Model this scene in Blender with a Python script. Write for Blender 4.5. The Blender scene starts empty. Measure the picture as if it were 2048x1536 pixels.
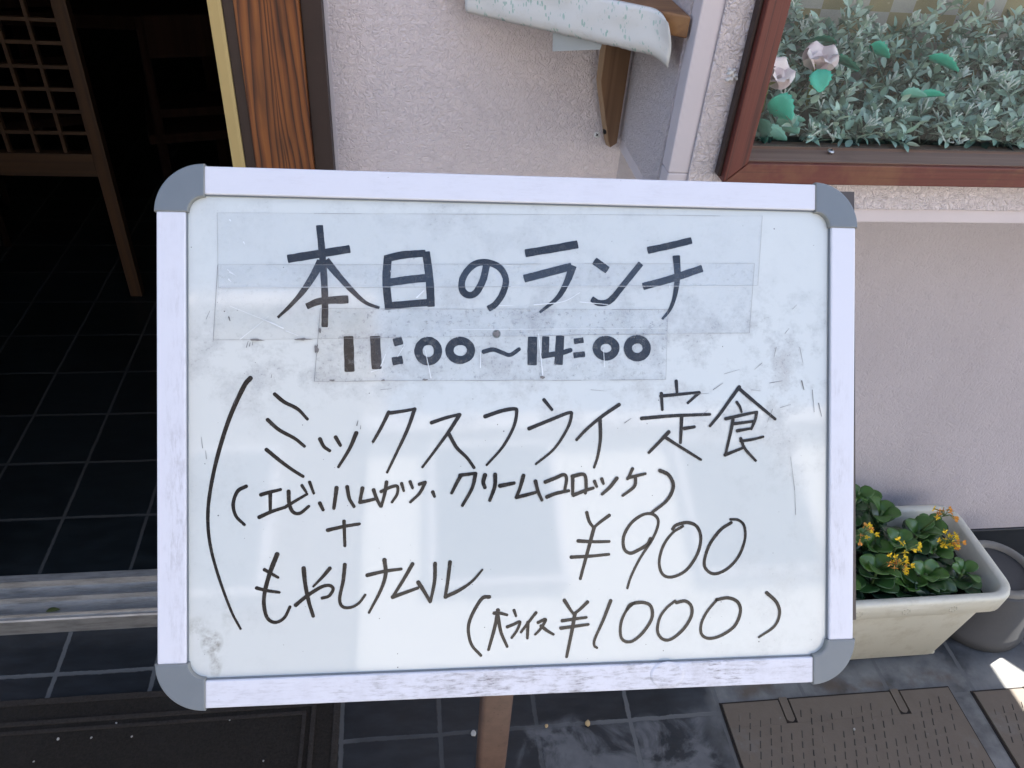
import bpy, math, random
from mathutils import Vector, Matrix, Euler, noise as mnoise

sc = bpy.context.scene
col = sc.collection
R = math.radians
rng = random.Random(7)

# ------------------------------------------------------------------ camera
cam_d = bpy.data.cameras.new("camera")
cam = bpy.data.objects.new("camera", cam_d)
col.objects.link(cam)
cam_d.sensor_width = 36.0
cam_d.lens = 1579.83 / 2048 * 36.0
cam_d.clip_start = 0.02
cam_d.clip_end = 500
CAM_H = 1.63
right = Vector((0.9912, -0.1138, 0.0680)); fwd = Vector((0.1316, 0.7721, -0.6218))
fwd.normalize(); right = (right - fwd * right.dot(fwd)).normalized(); up = right.cross(fwd)
cam.matrix_world = Matrix(((right.x, up.x, -fwd.x, 0), (right.y, up.y, -fwd.y, 0), (right.z, up.z, -fwd.z, CAM_H), (0, 0, 0, 1)))
sc.camera = cam

# ------------------------------------------------------------------ sky, sun, exposure
SUN_EL, SUN_DIR = 50.0, Vector((0.80, 0.60, 0)).normalized()      # horizontal direction towards the sun
world = bpy.data.worlds.new("World"); sc.world = world; world.use_nodes = True
wn = world.node_tree.nodes; bg = wn["Background"]
sky = wn.new("ShaderNodeTexSky"); sky.sky_type = 'NISHITA'; sky.sun_disc = False
sky.sun_elevation = R(SUN_EL); sky.sun_rotation = math.atan2(SUN_DIR.x, SUN_DIR.y)
sky.air_density = 1.0; sky.dust_density = 2.5; sky.ozone_density = 1.0
world.node_tree.links.new(sky.outputs[0], bg.inputs[0]); bg.inputs[1].default_value = 0.11
sun_d = bpy.data.lights.new("sun", 'SUN'); sun_d.energy = 5.0; sun_d.angle = R(0.5); sun_d.color = (1, 0.95, 0.87)
sun = bpy.data.objects.new("sun", sun_d); col.objects.link(sun)
s_vec = Vector((SUN_DIR.x * math.cos(R(SUN_EL)), SUN_DIR.y * math.cos(R(SUN_EL)), math.sin(R(SUN_EL))))
sun.rotation_euler = s_vec.to_track_quat('Z', 'Y').to_euler()
sc.view_settings.view_transform = 'Standard'; sc.view_settings.look = 'None'
sc.view_settings.exposure = 2.3; sc.view_settings.gamma = 1.0
sc.cycles.max_bounces = 10; sc.cycles.transparent_max_bounces = 16

# ------------------------------------------------------------------ helpers
class MB:
    """collects faces; build() links them as ONE mesh object"""
    def __init__(s): s.v = []; s.f = []; s.m = []; s.sm = []
    def add(s, vs, fs, mi=0, smooth=False):
        o = len(s.v); s.v += [tuple(v) for v in vs]
        for f in fs: s.f.append([i + o for i in f]); s.m.append(mi); s.sm.append(smooth)
        return s
    def box(s, x0, x1, y0, y1, z0, z1, mi=0, M=None):
        vs = [Vector((x, y, z)) for z in (z0, z1) for y in (y0, y1) for x in (x0, x1)]
        if M: vs = [M @ v for v in vs]
        return s.add(vs, [(0, 2, 3, 1), (4, 5, 7, 6), (0, 1, 5, 4), (2, 6, 7, 3), (0, 4, 6, 2), (1, 3, 7, 5)], mi)
    def prism(s, poly, z0, z1, mi=0, M=None, smooth=False):
        n = len(poly); vs = [Vector((p[0], p[1], z)) for z in (z0, z1) for p in poly]
        if M: vs = [M @ v for v in vs]
        s.add(vs, [tuple(range(n))[::-1], tuple(range(n, 2 * n))], mi)
        o = len(s.v) - 2 * n
        for i in range(n):
            j = (i + 1) % n; s.f.append([o + i, o + j, o + n + j, o + n + i]); s.m.append(mi); s.sm.append(smooth)
        return s
    def loft(s, rings, mi=0, smooth=True, cap0=False, cap1=False):
        n = len(rings[0]); o = len(s.v)
        for r in rings: s.v += [tuple(p) for p in r]
        for k in range(len(rings) - 1):
            for i in range(n):
                j = (i + 1) % n
                s.f.append([o + k * n + i, o + k * n + j, o + (k + 1) * n + j, o + (k + 1) * n + i]); s.m.append(mi); s.sm.append(smooth)
        if cap0: s.f.append([o + i for i in range(n)][::-1]); s.m.append(mi); s.sm.append(False)
        if cap1:
            b = o + (len(rings) - 1) * n; s.f.append([b + i for i in range(n)]); s.m.append(mi); s.sm.append(False)
        return s
    def tube(s, pts, rad, n=8, mi=0, cap=True):
        pts = [Vector(p) for p in pts]; rings = []
        rs = rad if isinstance(rad, (list, tuple)) else [rad] * len(pts)
        for i, p in enumerate(pts):
            d = (pts[min(i + 1, len(pts) - 1)] - pts[max(i - 1, 0)]).normalized()
            a = d.cross(Vector((0, 0, 1)) if abs(d.z) < .9 else Vector((1, 0, 0))).normalized(); b = d.cross(a)
            rings.append([p + (a * math.cos(t) + b * math.sin(t)) * rs[i] for t in (2 * math.pi * k / n for k in range(n))])
        return s.loft(rings, mi, True, cap, cap)
    def build(s, name, mats, parent=None, bevel=0, matrix=None):
        me = bpy.data.meshes.new(name); me.from_pydata(s.v, [], s.f)
        for m in (mats if isinstance(mats, (list, tuple)) else [mats]): me.materials.append(m)
        me.polygons.foreach_set("material_index", s.m); me.polygons.foreach_set("use_smooth", s.sm); me.update()
        o = bpy.data.objects.new(name, me); col.objects.link(o)
        if parent: o.parent = parent
        if matrix is not None: o.matrix_world = matrix
        if bevel:
            b = o.modifiers.new("bevel", 'BEVEL'); b.width = bevel; b.segments = 2; b.limit_method = 'ANGLE'; b.angle_limit = R(40)
        return o

def tag(o, label=None, cat=None, group=None, kind=None):
    if label: o["label"] = label
    if cat: o["category"] = cat
    if group: o["group"] = group
    if kind: o["kind"] = kind
    return o

def empty(name, loc=(0, 0, 0), matrix=None):
    o = bpy.data.objects.new(name, None); col.objects.link(o); o.empty_display_size = .05
    if matrix is not None: o.matrix_world = matrix
    else: o.location = loc
    return o

def part(mb, name, mats, root, bevel=0):
    """a part given in world coordinates under a root standing at root.location"""
    o = mb.build(name, mats, root, bevel)
    inv = root_inv(root)
    o.data.transform(inv)
    return o
def root_inv(r):
    m = Matrix.Translation(r.location) if r.parent is None else root_m(r)
    return m.inverted()
def root_m(r):
    return (root_m(r.parent) if r.parent else Matrix()) @ Matrix.Translation(r.location)

# ------------------------------------------------------------------ materials
class N:
    def __init__(s, name):
        s.mat = bpy.data.materials.new(name); s.mat.use_nodes = True
        s.t = s.mat.node_tree; s.n = s.t.nodes; s.p = s.n["Principled BSDF"]; s.out = s.n["Material Output"]
        s.tc = s.n.new("ShaderNodeTexCoord")
    def link(s, a, b): s.t.links.new(a, b)
    def val(s, inp, v):
        if hasattr(v, "is_linked") or hasattr(v, "links"): s.link(v, inp)
        else:
            if inp.type == 'RGBA' and len(v) == 3: v = (*v, 1)
            inp.default_value = v
    def mapping(s, scale=(1, 1, 1), rot=(0, 0, 0), loc=(0, 0, 0), src=None):
        m = s.n.new("ShaderNodeMapping"); m.inputs['Scale'].default_value = scale; m.inputs['Rotation'].default_value = rot; m.inputs['Location'].default_value = loc
        s.link(src or s.tc.outputs['Object'], m.inputs['Vector']); return m.outputs[0]
    def noise(s, scale, detail=4, rough=.55, vec=None, dist=0.0, out=0):
        n = s.n.new("ShaderNodeTexNoise"); n.inputs['Scale'].default_value = scale; n.inputs['Detail'].default_value = detail
        n.inputs['Roughness'].default_value = rough; n.inputs['Distortion'].default_value = dist
        s.link(vec or s.tc.outputs['Object'], n.inputs['Vector']); return n.outputs[out]
    def voro(s, scale, feature='F1', vec=None, rand=1.0, out=0):
        n = s.n.new("ShaderNodeTexVoronoi"); n.feature = feature; n.inputs['Scale'].default_value = scale; n.inputs['Randomness'].default_value = rand
        s.link(vec or s.tc.outputs['Object'], n.inputs['Vector']); return n.outputs[out]
    def ramp(s, fac, *stops, mode='LINEAR'):
        r = s.n.new("ShaderNodeValToRGB"); r.color_ramp.interpolation = mode
        while len(r.color_ramp.elements) < len(stops): r.color_ramp.elements.new(0.5)
        for e, (pos, c) in zip(r.color_ramp.elements, stops):
            e.position = pos; e.color = (c, c, c, 1) if isinstance(c, (int, float)) else (*c, 1)
        s.link(fac, r.inputs[0]); return r.outputs[0]
    def mix(s, fac, a, b, mode='MIX'):
        m = s.n.new("ShaderNodeMix"); m.data_type = 'RGBA'; m.blend_type = mode
        s.val(m.inputs[0], fac); s.val(m.inputs[6], a); s.val(m.inputs[7], b); return m.outputs[2]
    def math(s, op, a, b=0.0, c=0.0, clamp=False):
        m = s.n.new("ShaderNodeMath"); m.operation = op; m.use_clamp = clamp
        s.val(m.inputs[0], a); s.val(m.inputs[1], b); s.val(m.inputs[2], c); return m.outputs[0]
    def sep(s, vec=None):
        x = s.n.new("ShaderNodeSeparateXYZ"); s.link(vec or s.tc.outputs['Object'], x.inputs[0]); return x.outputs
    def bump(s, h, strength=.5, dist=.002, normal=None):
        b = s.n.new("ShaderNodeBump"); b.inputs['Strength'].default_value = strength; b.inputs['Distance'].default_value = dist
        s.link(h, b.inputs['Height'])
        if normal: s.link(normal, b.inputs['Normal'])
        return b.outputs[0]
    def fresnel(s, ior):
        f = s.n.new("ShaderNodeFresnel"); geo = s.n.new("ShaderNodeNewGeometry"); m = s.n.new("ShaderNodeMix")
        s.link(geo.outputs['Backfacing'], m.inputs[0]); m.inputs[2].default_value = ior; m.inputs[3].default_value = 1 / ior
        s.link(m.outputs[0], f.inputs[0]); return f.outputs[0]
    def set(s, color=None, rough=None, metal=None, normal=None, spec=None, coat=None, coat_r=None, sss=None):
        i = s.p.inputs
        if color is not None: s.val(i['Base Color'], color)
        if rough is not None: s.val(i['Roughness'], rough)
        if metal is not None: s.val(i['Metallic'], metal)
        if normal is not None: s.link(normal, i['Normal'])
        if spec is not None: s.val(i['Specular IOR Level'], spec)
        if coat is not None: s.val(i['Coat Weight'], coat)
        if coat_r is not None: s.val(i['Coat Roughness'], coat_r)
        return s.mat

def plain(name, color, rough=.5, metal=0.0, var=.15, scale=40, bump=.1, coat=None):
    g = N(name); n = g.noise(scale, 4)
    c = g.mix(n, [x * (1 - var) for x in color], [min(1, x * (1 + var)) for x in color])
    return g.set(c, rough, metal, g.bump(n, bump, .001), coat=coat)

def stucco(name, color, scale, strength, dist):
    g = N(name); o = g.tc.outputs['Object']
    w = g.noise(scale * .5, 2, .5, o, out=1)
    v = g.n.new("ShaderNodeVectorMath"); v.operation = 'MULTIPLY_ADD'; g.link(w, v.inputs[0]); v.inputs[1].default_value = (.01, .01, .01); g.link(o, v.inputs[2])
    n1 = g.noise(scale, 3, .55, v.outputs[0], dist=.6)
    ridge = g.math('ABSOLUTE', g.math('SUBTRACT', n1, .5))
    h = g.ramp(ridge, (0.0, 1.0), (.16, .25), (.35, 0.0))
    h2 = g.math('ADD', h, g.math('MULTIPLY', g.noise(scale * 4, 3), .25))
    big = g.noise(2.2, 5, .6)
    dirt = g.math('MULTIPLY', g.ramp(g.noise(scale * .35, 5, .7), (.52, 0.0), (.75, 1.0)), .35)
    c = g.mix(g.ramp(big, (.3, 0.0), (.7, 1.0)), [x * .93 for x in color], [min(1, x * 1.05) for x in color])
    c = g.mix(dirt, c, [x * .72 for x in color])
    c = g.mix(g.ramp(h2, (.05, .22), (.3, 0.0)), c, [x * .82 for x in color])  # crevices of the relief: shading put into the colour
    stain = g.math('MULTIPLY', g.ramp(g.noise(1, 6, .7, g.mapping((7, 7, 1.6))), (.52, 0.0), (.75, 1.0)), .22)
    c = g.mix(stain, c, [color[0] * .80, color[1] * .77, color[2] * .74])
    return g.set(c, .85, normal=g.bump(h2, strength, dist), spec=.25)

def wood(name, c_dark, c_light, axis='Z', scale=1.0, rough=.45, bump=.3, streak=60, coat=0.0, contrast=(.38, .62)):
    g = N(name)
    s = {'X': (1.2, streak, streak), 'Y': (streak, 1.2, streak), 'Z': (streak, streak, 1.2)}[axis]
    s2 = {'X': (3, streak * 6, streak * 6), 'Y': (streak * 6, 3, streak * 6), 'Z': (streak * 6, streak * 6, 3)}[axis]
    v = g.mapping([x * scale for x in s])
    n = g.noise(1.0, 3, .5, v, dist=.35)
    fine = g.noise(1.0, 3, .6, g.mapping([x * scale for x in s2]))
    f = g.math('ADD', g.math('MULTIPLY', n, .8), g.math('MULTIPLY', fine, .2))
    c = g.ramp(f, (contrast[0], c_dark), (contrast[1], c_light))
    wear = g.ramp(g.noise(9, 5, .7), (.62, 0.0), (.78, .35))
    c = g.mix(wear, c, [x * .6 for x in c_dark])
    return g.set(c, rough, normal=g.bump(f, bump, .002), coat=coat, coat_r=.25)

# ================================================================== SETTING
# ---- slate pavement and interior floor
def tiles(name, x0, px, y0, py, gw, base, grout, dusty, outside):
    g = N(name); X, Y, Z = g.sep()
    wob = g.math('MULTIPLY', g.math('SUBTRACT', g.noise(9, 3), .5), .006)
    def line(c, o, p):
        t = g.math('DIVIDE', g.math('SUBTRACT', g.math('ADD', c, wob), o), p)
        fr = g.math('ABSOLUTE', g.math('SUBTRACT', g.math('FRACT', g.math('ADD', t, .5)), .5))
        d = g.math('MULTIPLY', fr, p)
        rag = g.math('ADD', gw * .5, g.math('MULTIPLY', g.math('SUBTRACT', g.noise(70, 3), .5), gw * .7))
        return g.math('SUBTRACT', 1.0, g.math('DIVIDE', g.math('SUBTRACT', d, rag), .0015, clamp=True), clamp=True)
    gl = g.math('MAXIMUM', line(X, x0, px), line(Y, y0, py))
    cell = g.n.new("ShaderNodeTexWhiteNoise"); cv = g.n.new("ShaderNodeCombineXYZ")
    g.link(g.math('FLOOR', g.math('DIVIDE', g.math('SUBTRACT', X, x0), px)), cv.inputs[0]); g.link(g.math('FLOOR', g.math('DIVIDE', g.math('SUBTRACT', Y, y0), py)), cv.inputs[1])
    g.link(cv.outputs[0], cell.inputs[0])
    c = g.mix(cell.outputs[0], [b * .75 for b in base], [b * 1.3 for b in base])
    grain = g.noise(1, 6, .65, g.mapping((14, 40, 40), (0, 0, R(35))))
    c = g.mix(g.ramp(grain, (.42, 0.0), (.75, .6)), c, [b * 2.4 for b in base])
    if outside:
        # dried dust film and concrete bedding around the drain covers
        def box(c_, a, b, soft):
            return g.math('MULTIPLY', g.math('DIVIDE', g.math('SUBTRACT', c_, a), soft, clamp=True), g.math('DIVIDE', g.math('SUBTRACT', b, c_), soft, clamp=True))
        rx = g.math('ADD', X, g.math('MULTIPLY', g.math('SUBTRACT', g.noise(7, 4), .5), .10))
        ry = g.math('ADD', Y, g.math('MULTIPLY', g.math('SUBTRACT', g.noise(6, 4, .6, g.mapping(loc=(3, 1, 0))), .5), .10))
        film = g.math('MULTIPLY', g.ramp(g.noise(8, 8, .62, None, .8), (.43, 0.0), (.53, 1.0)), box(rx, .20, .66, .03))
        film = g.math('MULTIPLY', film, box(ry, -.6, .86, .03))
        film = g.math('MULTIPLY', film, g.math('ADD', .4, g.math('MULTIPLY', g.noise(40, 4), .8)))
        near = g.math('MULTIPLY', box(rx, .64, 3.0, .06), box(ry, -.6, .96, .05))
        near = g.math('MULTIPLY', near, g.ramp(g.noise(11, 6, .65), (.36, .25), (.62, 1.0)))
        wide = g.math('MULTIPLY', g.ramp(g.noise(3.2, 6, .7), (.42, 0.0), (.66, .75)), box(X, .55, 4, .2))
        c = g.mix(wide, c, (.12, .13, .145)); c = g.mix(film, c, (.105, .107, .11)); c = g.mix(near, c, (.15, .15, .145))
        rust = g.math('MULTIPLY', g.math('MULTIPLY', box(rx, .66, 1.3, .05), box(ry, .86, .91, .02)), g.ramp(g.noise(15, 4), (.45, 0.0), (.6, .7)))
        c = g.mix(rust, c, (.07, .048, .032))
        d = g.math('MAXIMUM', film, g.math('MAXIMUM', near, wide))
        gl = g.math('MULTIPLY', gl, g.math('SUBTRACT', 1.0, g.math('MULTIPLY', near, .5)))
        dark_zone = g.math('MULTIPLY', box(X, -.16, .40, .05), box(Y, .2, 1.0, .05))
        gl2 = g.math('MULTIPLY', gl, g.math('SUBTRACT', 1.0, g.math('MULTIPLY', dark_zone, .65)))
    else:
        d = g.ramp(g.noise(4, 5, .65), (.5, 0.0), (.8, .4)); gl2 = gl
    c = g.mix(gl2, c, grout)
    rough = g.math('ADD', dusty, g.math('MULTIPLY', d, .35), clamp=True)
    rough = g.math('ADD', rough, g.math('MULTIPLY', g.math('SUBTRACT', g.noise(30, 4), .5), .15), clamp=True)
    h = g.math('SUBTRACT', g.math('MULTIPLY', grain, .5), g.math('MULTIPLY', gl, .9))
    return g.set(c, rough, normal=g.bump(h, .35, .002), spec=.4)

M_pave = tiles("slate_paving", .057, .2067, 1.045, .2, .0075, (.0105, .0125, .0145), (.085, .088, .088), .42, True)
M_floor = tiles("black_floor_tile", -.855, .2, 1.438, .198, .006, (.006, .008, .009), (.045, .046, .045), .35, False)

asph = N("street_concrete"); an = asph.noise(180, 4, .7); asph.set(asph.mix(an, (.20, .195, .185), (.28, .275, .26)), .85, normal=asph.bump(an, .6, .004))
tag(MB().box(-60, 60, -60, 60, -.4, -.12).build("ground", asph.mat), "pale worn concrete ground of the street", kind="structure")
tag(MB().box(-8, 9, -1.6, 1.30, -.3, 0).build("pavement", M_pave), "dark slate tile pavement with grey joints", kind="structure")
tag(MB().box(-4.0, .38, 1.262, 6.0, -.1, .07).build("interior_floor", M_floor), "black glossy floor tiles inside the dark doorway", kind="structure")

# ---- shop building
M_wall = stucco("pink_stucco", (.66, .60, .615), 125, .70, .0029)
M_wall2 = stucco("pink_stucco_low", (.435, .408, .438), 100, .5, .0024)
M_rough = stucco("coarse_stucco", (.64, .585, .595), 105, .8, .0046)
M_side = stucco("fine_stucco", (.64, .585, .60), 200, .9, .0026)
M_trim = plain("smooth_render", (.55, .505, .525), .8, var=.06, scale=14, bump=.25)
M_slate = plain("slate_skirting", (.012, .015, .019), .45, var=.5, scale=18, bump=.4)
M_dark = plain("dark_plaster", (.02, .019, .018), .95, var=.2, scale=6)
M_brown = plain("brown_paint", (.026, .0125, .0105), .5, var=.25, scale=25, bump=.25)
M_yellow = wood("pale_timber", (.42, .31, .125), (.54, .42, .19), 'Z', 1.0, .6, .15, 90)

gp = N("stained_pine")
vx = gp.mapping((1, 1, 1)); Xp, Yp, Zp = gp.sep()
# flat sawn grain: nested arches about a line that wanders along the board
ax = gp.math('ADD', -.180, gp.math('MULTIPLY', gp.math('SUBTRACT', gp.noise(1.0, 2, .5, gp.mapping((.01, .01, 2.2))), .5), .035))
dx = gp.math('ABSOLUTE', gp.math('SUBTRACT', Xp, ax))
arch = gp.math('ADD', gp.math('POWER', gp.math('ADD', dx, .0006), .55), gp.math('MULTIPLY', Zp, .12))
warp = gp.math('MULTIPLY', gp.noise(1.0, 3, .6, gp.mapping((24, 24, 1.5))), .085)
warp2 = gp.math('MULTIPLY', gp.noise(1.0, 2, .5, gp.mapping((150, 150, 4))), .016)
fr = gp.math('FRACT', gp.math('MULTIPLY', gp.math('ADD', gp.math('ADD', arch, warp), warp2), 29))
band = gp.ramp(fr, (0.0, .25), (.30, 0.0), (.62, .45), (.88, 1.0), (1.0, .25))
fine = gp.noise(1.0, 4, .65, gp.mapping((420, 420, 9)))
f2 = gp.math('ADD', gp.math('MULTIPLY', band, .72), gp.math('MULTIPLY', fine, .4))
pc = gp.ramp(f2, (.15, (.250, .085, .020)), (.5, (.150, .044, .012)), (.92, (.036, .0125, .007)))
pc = gp.mix(gp.ramp(gp.noise(1, 4, .6, gp.mapping((26, 26, 4))), (.46, 0.0), (.72, .8)), pc, (.030, .012, .008))
M_pine = gp.set(pc, .45, normal=gp.bump(f2, .25, .0015), spec=.4)

shop = empty("shop_building", (0, 1.24, 0))
tag(shop, "pale pink stuccoed shop front with dark doorway and bay window", "building")
WY = 1.24
w = MB().box(-.11, .40, WY, WY + .12, .108, 4.5).build
part(MB().box(-.108, .36, WY, WY + .12, .108, 4.5), "wall", M_wall, shop)
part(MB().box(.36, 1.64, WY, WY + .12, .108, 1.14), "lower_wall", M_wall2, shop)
XZ = Matrix(((1, 0, 0, 0), (0, 0, 1, 0), (0, 1, 0, 0), (0, 0, 0, 1)))       # prism (x,z) along y
part(MB().prism([(1.6401, .108), (3.2, .108), (3.2, 2.5198), (2.2, 2.5198), (2.2, .963), (1.725, .516), (1.6401, .516)], WY, WY + .12, 0, XZ), "sun_gap_wall", M_wall2, shop)  # unseen wall under a made-up slanted gap that lets the sun patch in
part(MB().prism([(1.6401, .5162), (1.7247, .5162), (2.1998, 1.22), (2.1998, 2.5198), (1.6401, 2.5198)], WY + .0005, WY + .1195, 0, XZ), "sun_gap_wall", M_wall2, shop)  # unseen wall above the made-up sun gap
part(MB().box(.3601, 3.2, WY, WY + .12, 2.52, 4.5).box(3.2001, 9, WY, WY + .12, .0, 4.5).box(-6, -1.12, WY, WY + .12, .0, 4.5).box(-1.1199, -.1085, WY + .002, WY + .12, 2.0, 4.5), "unseen_wall", M_wall2, shop)  # unseen wall, height and spread set to shade the front and doorway
part(MB().box(-.108, 3.2, WY - .006, WY + .12, -.02, .107), "skirting", M_slate, shop, .002)
# bay
BY = .985
part(MB().box(.357, 2.1, BY, WY + .14, 1.129, 1.2).box(.357, .40, BY, WY + .1, 1.2002, 2.55).box(2.06, 2.1, BY, WY + .1, 1.2002, 2.55)
     .box(.4002, 2.0598, BY, WY + .1, 2.36, 2.55).box(.4002, .434, BY, BY + .03, 1.2002, 2.3598).box(1.95, 2.0598, BY, BY + .03, 1.2002, 2.3598), "bay", M_trim, shop, .002)
part(MB().box(.385, .4335, BY - .004, BY - .0005, 1.1515, 2.5).box(.4337, 2.06, BY - .004, BY - .0005, 1.1515, 1.2085), "coarse_render", M_rough, shop, .0015)
part(MB().box(.3542, .3568, BY + .03, WY - .001, 1.152, 2.5), "side_render", M_side, shop)
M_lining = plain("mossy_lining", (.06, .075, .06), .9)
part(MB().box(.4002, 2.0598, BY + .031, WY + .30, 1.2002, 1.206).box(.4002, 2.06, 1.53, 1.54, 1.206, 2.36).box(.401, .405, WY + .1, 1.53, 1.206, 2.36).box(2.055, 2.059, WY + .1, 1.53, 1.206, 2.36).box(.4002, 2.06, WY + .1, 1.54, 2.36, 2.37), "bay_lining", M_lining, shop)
# door post: fresh strip, dark rebate, stained board, dark reveal
post = part(MB().box(-.2255, -.1375, 1.196, 1.30, 0, 2.3), "door_post", M_pine, shop, .003)
part(MB().box(-.2415, -.2258, 1.203, 1.30, 0, 2.3), "rebate", M_brown, post, .001)
part(MB().box(-.1372, -.1085, 1.206, 1.30, 0, 2.3), "reveal_strip", M_brown, post, .001)
part(MB().box(-.2600, -.2417, 1.199, 1.30, .05, 2.3), "timber_strip", M_yellow, post, .0006)
part(MB().box(-.1082, -.103, 1.2375, 1.2405, .108, 2.4), "sealant", M_trim, post)
part(MB().box(-1.12, -.2602, 1.20, 1.239, 1.98, 2.08), "door_lintel", M_pine, shop, .003)
# dark room behind the doorway
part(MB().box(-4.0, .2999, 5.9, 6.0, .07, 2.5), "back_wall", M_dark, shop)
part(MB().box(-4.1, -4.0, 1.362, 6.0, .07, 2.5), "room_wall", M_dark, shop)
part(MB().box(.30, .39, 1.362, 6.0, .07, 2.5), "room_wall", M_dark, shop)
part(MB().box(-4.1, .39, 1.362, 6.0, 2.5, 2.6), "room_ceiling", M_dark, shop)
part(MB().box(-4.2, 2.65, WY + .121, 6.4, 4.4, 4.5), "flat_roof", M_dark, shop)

# aluminium door sill with running tracks
g = N("worn_aluminium"); st = g.noise(1, 5, .7, g.mapping((5, 260, 260))); bl = g.noise(1, 5, .7, g.mapping((14, 70, 70)))
ac = g.mix(g.ramp(bl, (.4, 0.0), (.7, .8)), (.44, .43, .41), (.20, .195, .18)); ac = g.mix(g.ramp(st, (.5, 0.0), (.8, .5)), ac, (.42, .42, .41))
M_alu = g.set(ac, .42, .7, g.bump(st, .06, .0006))
prof = [(1.153, 0), (1.153, .046), (1.156, .049), (1.163, .049), (1.165, .056), (1.168, .056), (1.169, .047), (1.203, .047), (1.205, .062), (1.2085, .062), (1.210, .053), (1.240, .055), (1.243, .0725), (1.262, .0735), (1.264, -.02)]
sill = MB(); Mx = Matrix(((0, 0, 1, 0), (1, 0, 0, 0), (0, 1, 0, 0), (0, 0, 0, 1)))
sill.prism(prof, -1.12, -.1086, 0, Mx)
part(sill, "door_sill", M_alu, shop)

# ---- bay window
win = empty("bay_window", (.425, .985, 1.20))
tag(win, "red brown timber framed display window with a glass pane in the bay", "window")
g = N("red_brown_paint"); gr = g.noise(1, 4, .6, g.mapping((220, 220, 3))); pt = g.noise(26, 5, .7)
rc = g.mix(gr, (.080, .018, .013), (.145, .034, .024)); rc = g.mix(g.ramp(gr, (.36, .8), (.46, 0.0)), rc, (.045, .013, .011))
rc = g.mix(g.ramp(g.noise(14, 4, .6), (.66, 0.0), (.74, .8)), rc, (.22, .10, .035))
M_red = g.set(rc, .5, normal=g.bump(gr, .4, .0015), spec=.4)
g = N("red_brown_rail"); gr = g.noise(1, 4, .6, g.mapping((3, 200, 200))); pt = g.noise(7, 5, .75)
rc = g.mix(gr, (.080, .019, .014), (.140, .035, .025)); rc = g.mix(g.ramp(pt, (.52, 0.0), (.68, .75)), rc, (.165, .070, .033)); rc = g.mix(g.ramp(gr, (.34, .6), (.46, 0.0)), rc, (.05, .015, .012))
M_redx = g.set(rc, .5, normal=g.bump(gr, .3, .0015), spec=.4)
M_sill = wood("dusty_sill_wood", (.135, .088, .066), (.235, .160, .118), 'X', 1, .85, .15, 70)
XZ = Matrix(((1, 0, 0, 0), (0, 0, 1, 0), (0, 1, 0, 0), (0, 0, 0, 1)))       # prism (x,z) along y
def frame_member(poly, mat, name="frame_member"):
    return part(MB().prism(poly, .955, 1.018, 0, XZ), name, mat, win, .0015)
frame_member([(.425, 1.2003), (.4535, 1.2290), (.4535, 2.33), (.425, 2.36)], M_red)
frame_member([(.4253, 1.1998), (1.95, 1.1998), (1.92, 1.2285), (.4538, 1.2285)], M_redx)
frame_member([(1.9503, 1.2003), (1.9503, 2.36), (1.9203, 2.33), (1.9203, 1.2290)], M_red)
frame_member([(.4253, 2.3603), (.4538, 2.3303), (1.92, 2.3303), (1.95, 2.3603)], M_redx)
part(MB().box(.4200, .4247, .966, .980, 1.205, 2.35), "side_bead", M_brown, win, .001)
part(MB().box(.4540, 1.9200, .962, 1.003, 1.2287, 1.2299).box(.4540, 1.92, 1.008, 1.03, 1.2287, 1.2299), "sill_top", M_sill, win)
part(MB().box(.4540, 1.9200, 1.003, 1.008, 1.2287, 1.2335), "glazing_bead", M_sill, win)
g = N("window_glass"); g.n.remove(g.p)
tr = g.n.new("ShaderNodeBsdfTransparent"); tr.inputs[0].default_value = (.93, .96, .95, 1); gl = g.n.new("ShaderNodeBsdfGlossy"); gl.inputs['Roughness'].default_value = .02
ms = g.n.new("ShaderNodeMixShader")
g.link(g.fresnel(1.24), ms.inputs[0]); g.link(tr.outputs[0], ms.inputs[1]); g.link(gl.outputs[0], ms.inputs[2]); g.link(ms.outputs[0], g.out.inputs[0])
M_glass = g.mat
part(MB().box(.4540, 1.9200, 1.0042, 1.0070, 1.2336, 2.3300), "glass", M_glass, win)
M_zinc = plain("zinc", (.45, .46, .47), .3, .9, .2, 300)
def screw(p, d, rad, root, length=.012):
    """round cross-head screw, head centre p, pointing out along d"""
    d = Vector(d).normalized(); a = d.orthogonal().normalized(); b = d.cross(a); p = Vector(p); mb = MB(); n = 20
    rings = []
    for r_, h in ((rad * .45, -length), (rad * .45, -.001), (rad, 0), (rad, .0008), (rad * .85, .0018), (rad * .4, .0024)):
        rings.append([p + d * h + (a * math.cos(t) + b * math.sin(t)) * r_ for t in (2 * math.pi * k / n for k in range(n))])
    mb.loft(rings, 0, True, True, True)
    for q in (a, b):
        o = d.cross(q)
        mb.add([p + d * .00265 + q * s1 * rad * .55 + o * s2 * rad * .13 for s1, s2 in ((-1, -1), (1, -1), (1, 1), (-1, 1))], [(0, 1, 2, 3)], 1)
    return part(mb, "screw", [M_zinc, M_dark], root)
screw((.584, .990, 1.2335), (.1, -.25, 1), .0048, win, .006)
# broken plaster beside the frame
mb = MB()
for k in range(14):
    c = Vector((.419 + rng.uniform(-.012, .004), BY - .006, 1.335 + rng.uniform(-.008, .008))); r_ = rng.uniform(.002, .005)
    mb.loft([[c + Vector((math.cos(t) * r_ * q, -h, math.sin(t) * r_ * q * .8)) for t in (math.pi * 2 * i / 7 for i in range(7))] for q, h in ((1, -.003), (.8, .001), (.3, .003))], 0, False, False, True)
part(mb, "plaster_lump", plain("white_plaster", (.62, .6, .58), .9), shop)

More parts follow.
